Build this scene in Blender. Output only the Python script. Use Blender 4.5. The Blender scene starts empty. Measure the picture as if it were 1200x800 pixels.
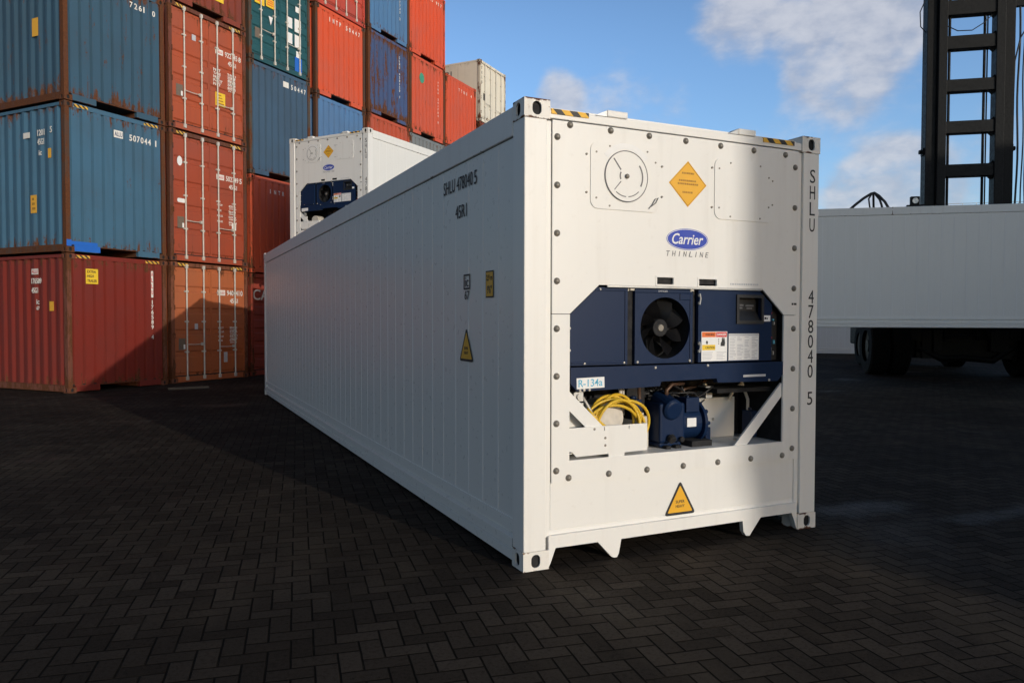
import bpy, bmesh, math, random
from mathutils import Vector, Matrix
random.seed(7)
R = math.radians
SC = bpy.context.scene
COL = SC.collection

# ------------------------------------------------------------------ camera
cam = bpy.data.objects.new('camera', bpy.data.cameras.new('camera'))
COL.objects.link(cam); SC.camera = cam
cam.data.sensor_width = 36.0
cam.data.lens = 36.0 * 886.45 / 1200.0
cam.data.clip_start = 0.1
cam.data.clip_end = 3000
CR = Vector((0.90472, -0.42601, 0.00193)); CU = Vector((0.01052, 0.02687, 0.99958)); CF = Vector((0.42589, 0.90432, -0.02879))
CP = Vector((-2.03275, -4.14323, 1.55398))
m = Matrix.Identity(4)
for i in range(3):
    m[i][0], m[i][1], m[i][2], m[i][3] = CR[i], CU[i], -CF[i], CP[i]
cam.matrix_world = m
def look_dir(x, y):
    return (CF + CR * ((x - 600) / 886.45) - CU * ((y - 400) / 886.45)).normalized()

# ------------------------------------------------------------------ sky, sun, exposure
SUN_AZ, SUN_EL = 13.8, 10.9          # azimuth from -y towards +x
sv = Vector((math.sin(R(SUN_AZ)) * math.cos(R(SUN_EL)), -math.cos(R(SUN_AZ)) * math.cos(R(SUN_EL)), math.sin(R(SUN_EL))))
sl = bpy.data.lights.new('sun', 'SUN'); sl.energy = 2.2; sl.angle = R(0.53); sl.color = (1.0, 0.92, 0.80)
sun = bpy.data.objects.new('sun', sl); COL.objects.link(sun)
sun.rotation_euler = sv.to_track_quat('Z', 'Y').to_euler()
W = bpy.data.worlds.new('World'); SC.world = W; W.use_nodes = True
wn, wl = W.node_tree.nodes, W.node_tree.links
bg = wn['Background']; bg.inputs[1].default_value = 0.075
sky = wn.new('ShaderNodeTexSky'); sky.sky_type = 'NISHITA'; sky.sun_disc = False
sky.sun_elevation = R(SUN_EL); sky.sun_rotation = math.atan2(sv.x, sv.y)
sky.air_density = 1.0; sky.dust_density = 0.6; sky.ozone_density = 2.5
tc = wn.new('ShaderNodeTexCoord')
def wmath(op, a, b=None, clamp=False):
    n = wn.new('ShaderNodeMath'); n.operation = op; n.use_clamp = clamp
    for k, v in enumerate((a, b)):
        if v is None: continue
        if hasattr(v, 'node'): wl.new(v, n.inputs[k])
        else: n.inputs[k].default_value = v
    return n.outputs[0]
def wsmooth(x, lo, hi):
    n = wn.new('ShaderNodeMapRange'); n.interpolation_type = 'SMOOTHERSTEP'
    wl.new(x, n.inputs[0]); n.inputs[1].default_value = lo; n.inputs[2].default_value = hi
    return n.outputs[0]
# clouds: patches in given directions of the sky broken up by noise
def cloud_noise(scale, detail, zs):
    mp = wn.new('ShaderNodeMapping'); mp.inputs['Scale'].default_value = (1, 1, zs)
    wl.new(tc.outputs['Generated'], mp.inputs['Vector'])
    n = wn.new('ShaderNodeTexNoise'); n.inputs['Scale'].default_value = scale; n.inputs['Detail'].default_value = detail
    n.inputs['Roughness'].default_value = 0.56; n.inputs['Distortion'].default_value = 0.15
    wl.new(mp.outputs[0], n.inputs['Vector'])
    return n.outputs[0]
cn = cloud_noise(7, 6, 1.5); cn2 = cloud_noise(26, 6, 2.0)
blobs = [((1000, 50), 6.0, 1.1), ((1035, 12), 4.5, 0.8), ((965, 105), 5, 0.6), ((868, 22), 4.5, 1.0), ((700, 140), 6, 0.3), ((820, 170), 6, 0.28),
         ((1010, 195), 5, 0.35), ((1045, 228), 5, 1.3), ((1180, 230), 7, 0.8), ((655, 112), 2.5, 0.7), ((900, 330), 11, 0.6), ((1120, 150), 5, 0.3), ((760, 230), 12, 0.25)]
acc = None
for (px, py), rad, amp in blobs:
    d = wn.new('ShaderNodeVectorMath'); d.operation = 'DOT_PRODUCT'
    nv = wn.new('ShaderNodeVectorMath'); nv.operation = 'NORMALIZE'; wl.new(tc.outputs['Generated'], nv.inputs[0])
    wl.new(nv.outputs[0], d.inputs[0]); d.inputs[1].default_value = look_dir(px, py)
    s = wmath('MULTIPLY', wsmooth(d.outputs['Value'], math.cos(R(rad)), 1.0), amp)
    acc = s if acc is None else wmath('ADD', acc, s)
# a general scatter of clouds over the rest of the sky
sep = wn.new('ShaderNodeSeparateXYZ'); wl.new(tc.outputs['Generated'], sep.inputs[0])
gen = wsmooth(cn, 0.56, 0.8)
ns = wmath('ADD', wmath('MULTIPLY', cn, 0.86), wmath('MULTIPLY', cn2, 0.14))
cm = wsmooth(wmath('ADD', ns, wmath('MULTIPLY', wmath('MINIMUM', acc, 1.15), 0.27)), 0.55, 0.90)
cm = wmath('MULTIPLY', wmath('ADD', cm, wmath('MULTIPLY', gen, 0.06), True), 0.80)
cm = wmath('MULTIPLY', cm, wsmooth(sep.outputs[2], -0.02, 0.03))
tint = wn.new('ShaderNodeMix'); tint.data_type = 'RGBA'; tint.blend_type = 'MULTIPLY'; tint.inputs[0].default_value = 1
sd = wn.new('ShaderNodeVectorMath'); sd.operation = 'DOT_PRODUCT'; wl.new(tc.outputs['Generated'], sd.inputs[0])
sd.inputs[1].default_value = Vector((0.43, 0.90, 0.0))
tm = wn.new('ShaderNodeMix'); tm.data_type = 'RGBA'; wl.new(wsmooth(sd.outputs['Value'], -0.35, 0.75), tm.inputs[0])  # sky brightness varied by direction to shape the fill light
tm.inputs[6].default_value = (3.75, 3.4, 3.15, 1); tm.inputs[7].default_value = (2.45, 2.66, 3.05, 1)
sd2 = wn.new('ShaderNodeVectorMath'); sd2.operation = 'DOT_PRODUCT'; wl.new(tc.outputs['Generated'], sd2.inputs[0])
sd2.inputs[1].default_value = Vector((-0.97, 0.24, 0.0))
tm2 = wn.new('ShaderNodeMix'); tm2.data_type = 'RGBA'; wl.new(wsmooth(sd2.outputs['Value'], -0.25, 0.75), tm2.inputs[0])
wl.new(tm.outputs[2], tm2.inputs[6]); tm2.inputs[7].default_value = (1.85, 1.68, 1.76, 1)  # sky dimmed to the left to darken fill on left-facing sides
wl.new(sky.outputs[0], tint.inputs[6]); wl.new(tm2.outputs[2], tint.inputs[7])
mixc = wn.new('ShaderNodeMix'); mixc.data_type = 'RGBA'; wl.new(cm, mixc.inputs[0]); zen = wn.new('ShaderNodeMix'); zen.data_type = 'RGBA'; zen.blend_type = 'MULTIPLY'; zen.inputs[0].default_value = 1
zc = wn.new('ShaderNodeCombineXYZ'); zv = wmath('SUBTRACT', 1.0, wmath('MULTIPLY', wsmooth(sep.outputs[2], 0.28, 0.75), 0.72))  # sky dimmed overhead to cut the fill on the ground
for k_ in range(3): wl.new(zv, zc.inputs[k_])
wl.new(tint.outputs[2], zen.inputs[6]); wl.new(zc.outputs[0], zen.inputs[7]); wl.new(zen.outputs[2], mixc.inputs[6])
ccol = wn.new('ShaderNodeMix'); ccol.data_type = 'RGBA'; wl.new(wsmooth(wmath('ADD', wmath('MULTIPLY', cn2, 0.5), wmath('MULTIPLY', cn, 0.5)), 0.34, 0.70), ccol.inputs[0])
ccol.inputs[6].default_value = (5.4, 5.8, 7.0, 1); ccol.inputs[7].default_value = (8.9, 8.9, 9.4, 1); wl.new(ccol.outputs[2], mixc.inputs[7])
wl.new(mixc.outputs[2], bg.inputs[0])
SC.view_settings.view_transform = 'Standard'; SC.view_settings.look = 'None'
SC.view_settings.exposure = 0.0; SC.view_settings.gamma = 1.0

# ------------------------------------------------------------------ material helpers
class NT:
    def __init__(s, name):
        s.m = bpy.data.materials.new(name); s.m.use_nodes = True
        s.n, s.l = s.m.node_tree.nodes, s.m.node_tree.links
        s.p = s.n['Principled BSDF']
        s.tc = s.n.new('ShaderNodeTexCoord')
    def set(s, inp, v):
        if hasattr(v, 'node'): s.l.new(v, inp)
        else: inp.default_value = v
    def math(s, op, a, b=0.0, c=None, clamp=False):
        n = s.n.new('ShaderNodeMath'); n.operation = op; n.use_clamp = clamp
        s.set(n.inputs[0], a); s.set(n.inputs[1], b)
        if c is not None: s.set(n.inputs[2], c)
        return n.outputs[0]
    def noise(s, scale, detail=4, vec=None, sc=(1, 1, 1), rough=0.55):
        mp = s.n.new('ShaderNodeMapping'); mp.inputs['Scale'].default_value = sc
        s.l.new(vec or s.tc.outputs['Object'], mp.inputs['Vector'])
        n = s.n.new('ShaderNodeTexNoise'); n.inputs['Scale'].default_value = scale; n.inputs['Detail'].default_value = detail
        n.inputs['Roughness'].default_value = rough
        s.l.new(mp.outputs[0], n.inputs['Vector'])
        return n.outputs[0]
    def smooth(s, x, lo, hi, a=0.0, b=1.0):
        n = s.n.new('ShaderNodeMapRange'); n.interpolation_type = 'SMOOTHSTEP'
        s.set(n.inputs[0], x)
        for k, v in enumerate((lo, hi, a, b)): s.set(n.inputs[1 + k], v)
        return n.outputs[0]
    def mix(s, f, a, b):
        n = s.n.new('ShaderNodeMix'); n.data_type = 'RGBA'
        s.set(n.inputs[0], f); s.set(n.inputs[6], a); s.set(n.inputs[7], b)
        return n.outputs[2]
    def bump(s, h, strength=0.3, dist=0.01):
        b = s.n.new('ShaderNodeBump'); b.inputs['Strength'].default_value = strength; b.inputs['Distance'].default_value = dist
        s.l.new(h, b.inputs['Height']); s.l.new(b.outputs[0], s.p.inputs['Normal'])
        return b
def c4(c): return (c[0], c[1], c[2], 1.0)
def offvec(nt, amount=37.0):
    # object coordinates shifted by a random amount per object, so copies differ
    oi = nt.n.new('ShaderNodeObjectInfo')
    a = nt.n.new('ShaderNodeVectorMath'); a.operation = 'ADD'
    cb = nt.n.new('ShaderNodeCombineXYZ')
    r = nt.math('MULTIPLY', oi.outputs['Random'], amount)
    for k in range(3): nt.l.new(r, cb.inputs[k])
    nt.l.new(nt.tc.outputs['Object'], a.inputs[0]); nt.l.new(cb.outputs[0], a.inputs[1])
    return a.outputs[0]
_pm = {}
RUST = (0.085, 0.035, 0.018)
def paint(name, col, rough=0.5, rust=0.0, dirt=0.3, dirtcol=(0.12, 0.10, 0.085), fade=0.15, spec=0.4, dents=0.0):
    if name in _pm: return _pm[name]
    nt = NT(name); v = offvec(nt)
    big = nt.noise(0.9, 5, v)
    streak = nt.noise(3.0, 6, v, (3.2, 3.2, 0.22))
    fine = nt.noise(22, 5, v)
    c = nt.mix(nt.smooth(big, 0.3, 0.75, 0, fade), c4(col), c4([min(1, x * 0.6 + 0.1 * max(col)) for x in col]))
    c = nt.mix(nt.smooth(streak, 0.5, 0.8, 0, dirt), c, c4(dirtcol))
    c = nt.mix(nt.smooth(fine, 0.58, 0.8, 0, dirt * 0.7), c, c4(dirtcol))
    if rust > 0:
        rn = nt.math('ADD', nt.math('MULTIPLY', nt.noise(3.4, 8, v, (2.0, 2.0, 0.42), 0.72), 0.72), nt.math('MULTIPLY', nt.noise(20, 6, v, (1, 1, 0.5), 0.72), 0.28))
        th = 0.69 - 0.31 * rust
        st = nt.smooth(nt.noise(7.0, 5, v, (2.4, 2.4, 0.055), 0.65), 0.62 - 0.08 * rust, 0.74, 0, 0.13)
        sg = nt.n.new('ShaderNodeSeparateXYZ'); nt.l.new(nt.tc.outputs['Generated'], sg.inputs[0])
        ed = nt.smooth(nt.math('ABSOLUTE', nt.math('SUBTRACT', sg.outputs[2], 0.5)), 0.36, 0.5, 0, 0.11)
        rn = nt.math('ADD', rn, nt.math('ADD', st, ed))
        chips = nt.smooth(nt.noise(34, 4, v, (1, 1, 0.7), 0.75), 0.70 - 0.04 * rust, 0.73 - 0.04 * rust, 0, 0.12)
        rn = nt.math('ADD', rn, chips)
        rm = nt.smooth(rn, th, th + 0.07)
        rc = nt.mix(nt.noise(30, 4, v), c4((0.05, 0.022, 0.014)), c4((0.17, 0.06, 0.022)))
        c = nt.mix(rm, c, rc)
        nt.l.new(nt.smooth(rm, 0.0, 1.0, rough, 0.9), nt.p.inputs['Roughness'])
    else:
        nt.l.new(nt.smooth(fine, 0.3, 0.7, rough - 0.03, rough + 0.05), nt.p.inputs['Roughness'])
    nt.l.new(c, nt.p.inputs['Base Color'])
    nt.p.inputs['Specular IOR Level'].default_value = spec
    h = nt.noise(14, 3, v)
    if dents > 0:
        h = nt.math('ADD', nt.math('MULTIPLY', nt.noise(1.7, 3, v), dents), nt.math('MULTIPLY', h, 0.04))
        nt.bump(h, 0.2, 0.02)
    else:
        nt.bump(h, 0.05, 0.006)
    _pm[name] = nt.m
    return nt.m
def plain(name, col, rough=0.5, metal=0.0, var=0.25, spec=0.5):
    if name in _pm: return _pm[name]
    nt = NT(name); v = offvec(nt)
    n1 = nt.noise(18, 5, v)
    nt.l.new(nt.mix(nt.smooth(n1, 0.3, 0.75, 0, var), c4(col), c4([x * 0.45 for x in col])), nt.p.inputs['Base Color'])
    nt.l.new(nt.smooth(n1, 0.2, 0.8, max(0.05, rough - 0.1), min(1, rough + 0.15)), nt.p.inputs['Roughness'])
    nt.p.inputs['Metallic'].default_value = metal; nt.p.inputs['Specular IOR Level'].default_value = spec
    _pm[name] = nt.m
    return nt.m
def stripes(name, a, b, period, ax=(1, 0, 1), worn=0.3):
    if name in _pm: return _pm[name]
    nt = NT(name)
    sx = nt.n.new('ShaderNodeSeparateXYZ'); nt.l.new(nt.tc.outputs['Object'], sx.inputs[0])
    t = nt.math('ADD', nt.math('MULTIPLY', sx.outputs[0], ax[0]), nt.math('MULTIPLY', sx.outputs[2], ax[2]))
    t = nt.math('FRACT', nt.math('DIVIDE', t, period))
    f = nt.smooth(t, 0.49, 0.51)
    c = nt.mix(f, c4(a), c4(b))
    c = nt.mix(nt.smooth(nt.noise(30, 5), 0.5, 0.75, 0, worn), c, c4((0.12, 0.07, 0.04)))
    nt.l.new(c, nt.p.inputs['Base Color']); nt.p.inputs['Roughness'].default_value = 0.55
    _pm[name] = nt.m
    return nt.m

WHITE_RAIL = paint('white_scraped_rail', (0.79, 0.78, 0.75), 0.36, 0.10, 0.14, (0.33, 0.29, 0.24), 0.05, 0.4, 0.2)
WHITE = paint('white_enamel', (0.80, 0.79, 0.765), 0.34, 0, 0.13, (0.36, 0.31, 0.25), 0.05, 0.45, 0.25)
WHITE_SIDE = paint('white_side_sheet', (0.77, 0.76, 0.73), 0.30, 0, 0.07, (0.36, 0.34, 0.31), 0.05, 0.45, 0.3)
WHITE_WORN = paint('white_worn_steel', (0.76, 0.74, 0.70), 0.42, 0.34, 0.25, (0.26, 0.2, 0.14), 0.08, 0.4, 0.2)
SEAM = paint('white_seam', (0.82, 0.81, 0.79), 0.4, 0, 0.1, (0.4, 0.38, 0.34))
NAVY = paint('navy_enamel', (0.005, 0.018, 0.058), 0.42, 0, 0.04, (0.03, 0.03, 0.035), 0.03, 0.22)
DARK = plain('dark_parts_and_shade', (0.012, 0.012, 0.014), 0.8)  # near-black for dark parts and for shade painted inside casting holes
BLACKP = plain('black_plastic', (0.018, 0.018, 0.02), 0.45)
FANM = plain('fan_plastic', (0.005, 0.005, 0.006), 0.45, 0, 0.2, 0.2)
BOLTM = plain('bolt_steel', (0.25, 0.23, 0.20), 0.5, 0.35)
GALV = plain('galvanised', (0.62, 0.58, 0.52), 0.5, 0.15, 0.3)
ALU = plain('aluminium', (0.55, 0.55, 0.54), 0.4, 0.6)
BLACKT = plain('lettering_black', (0.02, 0.02, 0.022), 0.6, 0, 0.1)
GREYT = plain('lettering_grey', (0.16, 0.16, 0.17), 0.6)
WHITET = paint('lettering_white', (0.78, 0.76, 0.72), 0.6, 0, 0.25, (0.35, 0.2, 0.14))
YEL = paint('yellow_sticker', (0.80, 0.42, 0.025), 0.45, 0, 0.12, (0.3, 0.16, 0.04))
YELD = plain('yellow_print', (0.40, 0.20, 0.02), 0.6)
CABLE = plain('yellow_cable', (0.72, 0.46, 0.03), 0.45, 0, 0.2)
LOGOB = plain('logo_blue', (0.02, 0.055, 0.42), 0.4, 0, 0.05)
LABW = plain('label_white', (0.80, 0.80, 0.80), 0.45, 0, 0.06)
LABG = plain('label_grey', (0.50, 0.51, 0.55), 0.45, 0, 0.06)
ORANGE = plain('label_orange', (0.75, 0.16, 0.03), 0.5, 0, 0.05)
REDL = plain('label_red', (0.62, 0.03, 0.03), 0.5, 0, 0.05)
YELL = plain('label_yellow', (0.82, 0.55, 0.03), 0.5, 0, 0.05)
CYAN = plain('label_cyan', (0.10, 0.42, 0.62), 0.5, 0, 0.05)
HAZ = stripes('hazard_tape', (0.8, 0.45, 0.03), (0.02, 0.02, 0.02), 0.115, (1, 0, 1.0), 0.1)
HAZW = stripes('hazard_worn', (0.72, 0.42, 0.05), (0.05, 0.03, 0.02), 0.115, (1, 0, 1.2), 0.55)

# ------------------------------------------------------------------ mesh helpers
class MB:
    def __init__(s): s.v, s.f = [], []
    def add(s, vs, fs):
        k = len(s.v); s.v += [tuple(x) for x in vs]; s.f += [[i + k for i in f] for f in fs]; return s
    def box(s, x0, y0, z0, x1, y1, z1):
        return s.add([(x0,y0,z0),(x1,y0,z0),(x1,y1,z0),(x0,y1,z0),(x0,y0,z1),(x1,y0,z1),(x1,y1,z1),(x0,y1,z1)],
                     [(0,3,2,1),(4,5,6,7),(0,1,5,4),(1,2,6,5),(2,3,7,6),(3,0,4,7)])
    def prism(s, poly, y0, y1):           # polygon in x,z extruded along y
        n = len(poly)
        vs = [(x, y0, z) for x, z in poly] + [(x, y1, z) for x, z in poly]
        return s.add(vs, [list(range(n)), list(range(2*n-1, n-1, -1))] + [(i, i+n, (i+1)%n+n, (i+1)%n) for i in range(n)])
    def frame(s, d):
        d = Vector(d).normalized(); a = Vector((0,0,1)) if abs(d.z) < 0.9 else Vector((1,0,0))
        u = d.cross(a).normalized(); return u, d.cross(u).normalized()
    def cyl(s, p0, p1, r0, r1=None, n=14):
        r1 = r0 if r1 is None else r1
        p0, p1 = Vector(p0), Vector(p1); u, w = s.frame(p1-p0)
        ring = [(u*math.cos(2*math.pi*i/n) + w*math.sin(2*math.pi*i/n)) for i in range(n)]
        vs = [p0+q*r0 for q in ring] + [p1+q*r1 for q in ring]
        return s.add(vs, [list(range(n))[::-1], list(range(n, 2*n))] + [(i, (i+1)%n, (i+1)%n+n, i+n) for i in range(n)])
    def tube(s, pts, r, n=8, closed=False):
        pts = [Vector(p) for p in pts]; N = len(pts); rings = []
        u = None
        for i, p in enumerate(pts):
            if closed: t = pts[(i+1)%N] - pts[i-1]
            else: t = pts[min(i+1, N-1)] - pts[max(i-1, 0)]
            t.normalize()
            if u is None: u, _ = s.frame(t)
            u = (u - t*u.dot(t)).normalized(); w = t.cross(u)
            rings.append([p + (u*math.cos(2*math.pi*k/n) + w*math.sin(2*math.pi*k/n))*r for k in range(n)])
        vs = [q for ring in rings for q in ring]; fs = []
        for i in range(N if closed else N-1):
            j = (i+1) % N
            fs += [(i*n+k, i*n+(k+1)%n, j*n+(k+1)%n, j*n+k) for k in range(n)]
        if not closed: fs += [list(range(n))[::-1], list(range((N-1)*n, N*n))]
        return s.add(vs, fs)
    def dome(s, c, d, r, h, n=12, m=4):
        c = Vector(c); d = Vector(d).normalized(); u, w = s.frame(d); vs = []; fs = []
        for j in range(m):
            a = j/m*math.pi/2
            vs += [c + d*(h*math.sin(a)) + (u*math.cos(2*math.pi*i/n) + w*math.sin(2*math.pi*i/n))*r*math.cos(a) for i in range(n)]
        vs.append(c + d*h)
        for j in range(m-1):
            fs += [(j*n+i, j*n+(i+1)%n, (j+1)*n+(i+1)%n, (j+1)*n+i) for i in range(n)]
        fs += [((m-1)*n+i, (m-1)*n+(i+1)%n, m*n) for i in range(n)]
        return s.add(vs, fs)
    def disc(s, c, d, r, n=24): 
        u, w = s.frame(d); c = Vector(c)
        return s.add([c + (u*math.cos(2*math.pi*i/n) + w*math.sin(2*math.pi*i/n))*r for i in range(n)], [list(range(n))])
    def sheet(s, path, along):            # path: list of (a,b,c) points, extruded by vector
        al = Vector(along); n = len(path)
        return s.add([Vector(p) for p in path] + [Vector(p)+al for p in path], [(i, i+1, n+i+1, n+i) for i in range(n-1)])
    def mesh(s, name, smooth=False):
        me = bpy.data.meshes.new(name); me.from_pydata([tuple(v) for v in s.v], [], s.f)
        bm = bmesh.new(); bm.from_mesh(me); bmesh.ops.recalc_face_normals(bm, faces=bm.faces); bm.to_mesh(me); bm.free()
        if smooth: 
            for p in me.polygons: p.use_smooth = True
        return me
def link(name, me, mat, parent=None, bevel=0.0, smooth=False):
    o = bpy.data.objects.new(name, me); COL.objects.link(o)
    if mat:
        if not me.materials or (len(me.materials) == 2 and me.materials[0] is None):
            if me.materials: me.materials[0] = mat
            else: me.materials.append(mat)
        o.material_slots[0].link = 'OBJECT'; o.material_slots[0].material = mat
    if parent: o.parent = parent
    if bevel:
        b = o.modifiers.new('bevel', 'BEVEL'); b.width = bevel; b.segments = 2; b.limit_method = 'ANGLE'; b.angle_limit = R(40)
    if smooth:
        for p in me.polygons: p.use_smooth = True
    return o
def part(name, mb, mat, parent, bevel=0.0, smooth=False):
    return link(name, mb.mesh(name, smooth), mat, parent, bevel)
def thing(name, label, cat, loc=(0,0,0), rz=0.0, group=None):
    o = bpy.data.objects.new(name, None); COL.objects.link(o)
    o.empty_display_size = 0.3; o.location = loc; o.rotation_euler = (0, 0, rz)
    o['label'] = label; o['category'] = cat
    if group: o['group'] = group
    return o
def copy_thing(src, label, loc, rz, group=None, skip=()):
    r = src.copy(); COL.objects.link(r); r.location = loc; r.rotation_euler = (0, 0, rz); r['label'] = label
    if group: r['group'] = group
    for ch in src.children:
        if ch.get('unique') or ch.name.split('.')[0] in skip: continue
        c = ch.copy(); COL.objects.link(c); c.parent = r
        for g in ch.children:
            d = g.copy(); COL.objects.link(d); d.parent = c
    return r
# 2D plate with holes, filled by the curve tessellator; local x,y -> (o + ex*x + ey*y), thickness along en
def plate_mesh(loops, o, ex, ey, t):
    cu = bpy.data.curves.new('plate', 'CURVE'); cu.dimensions = '2D'; cu.fill_mode = 'BOTH'; cu.extrude = t/2
    for lp in loops:
        sp = cu.splines.new('POLY'); sp.points.add(len(lp)-1); sp.use_cyclic_u = True
        for p, q in zip(sp.points, lp): p.co = (q[0], q[1], 0, 1)
    return curve_to_mesh(cu, o, ex, ey)
def curve_to_mesh(cu, o, ex, ey, fit=None, align='c'):
    ob = bpy.data.objects.new('tmp', cu)
    me = bpy.data.meshes.new_from_object(ob)
    bpy.data.objects.remove(ob); bpy.data.curves.remove(cu)
    ex, ey, o = Vector(ex), Vector(ey), Vector(o); en = ex.cross(ey)
    sx = sy = 1.0; dx = dy = 0.0
    if fit:
        xs = [v.co.x for v in me.vertices]; ys = [v.co.y for v in me.vertices]
        w, h = max(xs)-min(xs), max(ys)-min(ys)
        sx = fit[0]/w if fit[0] else 1; sy = fit[1]/h if fit[1] else 1
        if not fit[0]: sx = sy
        dx, dy = -min(xs), -min(ys)
    for v in me.vertices:
        x, y, z = (v.co.x+dx)*sx, (v.co.y+dy)*sy, v.co.z
        v.co = o + ex*x + ey*y + en*z
    bm = bmesh.new(); bm.from_mesh(me); bmesh.ops.recalc_face_normals(bm, faces=bm.faces); bm.to_mesh(me); bm.free()
    return me
def text_mesh(s, o, ex, ey, w, h, shear=0.0, thick=0.0008, bold=0.0):
    cu = bpy.data.curves.new('lettering', 'FONT'); cu.body = s; cu.size = 1.0; cu.shear = shear
    cu.extrude = thick; cu.offset = bold; cu.resolution_u = 3
    return curve_to_mesh(cu, o, ex, ey, (w, h))
def join_meshes(name, mes):
    mb = MB()
    for me in mes:
        mb.add([v.co[:] for v in me.vertices], [list(p.vertices) for p in me.polygons]); bpy.data.meshes.remove(me)
    return mb.mesh(name)
X, Y, Z = Vector((1,0,0)), Vector((0,1,0)), Vector((0,0,1))
FRONT = (X, Z)           # reads on the y- face
SIDEL = (-Y, Z)          # reads on the x- face
SIDER = (Y, Z)           # reads on the x+ face
def ellipse(cx, cy, rx, ry, n=28, a0=0.0):
    return [(cx + rx*math.cos(a0+2*math.pi*i/n), cy + ry*math.sin(a0+2*math.pi*i/n)) for i in range(n)]
def rrect(x0, y0, x1, y1, r, n=5):
    out = []
    for cx, cy, a in ((x1-r, y1-r, 0), (x0+r, y1-r, 90), (x0+r, y0+r, 180), (x1-r, y0+r, 270)):
        out += [(cx + r*math.cos(R(a+90*k/n)), cy + r*math.sin(R(a+90*k/n))) for k in range(n+1)]
    return out
def rect(x0, y0, x1, y1): return [(x0,y0),(x1,y0),(x1,y1),(x0,y1)]

CW, CL = 2.438, 12.192
# corner casting: a steel block with oval holes in its end face and side face; mirrored by sx, sz
def casting_mesh(sx, sy, sz, L, H):
    w, d, h = 0.178, 0.162, 0.118
    mes = [plate_mesh([rect(0,0,w,h), rrect(0.055,0.018,0.118,0.100,0.03)], (0,0.006,0), X, Z, 0.012),
           plate_mesh([rect(0.012,0,d,h), rrect(0.055,0.018,0.118,0.100,0.03)], (0.006,0,0), Y, Z, 0.012)]
    mb = MB()
    mb.box(0.012,0.012,0,w,d,0.010); mb.box(0.012,0.012,h-0.010,w,d,h); mb.box(w-0.01,0.012,0.01,w,d,h-0.01); mb.box(0.012,d-0.01,0.01,w-0.01,d,h-0.01)
    for me in mes: mb.add([v.co[:] for v in me.vertices], [list(p.vertices) for p in me.polygons]); bpy.data.meshes.remove(me)
    nf = len(mb.f); mb.box(0.020,0.020,0.006,w-0.012,d-0.012,h-0.006)  # added dark core, paints the shade seen inside the holes
    out = MB()
    vs = []
    for x, y, z in mb.v:
        x = x-0.004; y = y-0.004; z = z if sz > 0 else H+0.006-z
        x = x if sx > 0 else CW-x
        y = y if sy > 0 else L-y
        vs.append((x, y, z))
    out.add(vs, mb.f)
    me = out.mesh('corner_casting'); me.materials.append(None); me.materials.append(DARK)
    for p in me.polygons[nf:]: p.material_index = 1
    return me

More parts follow.
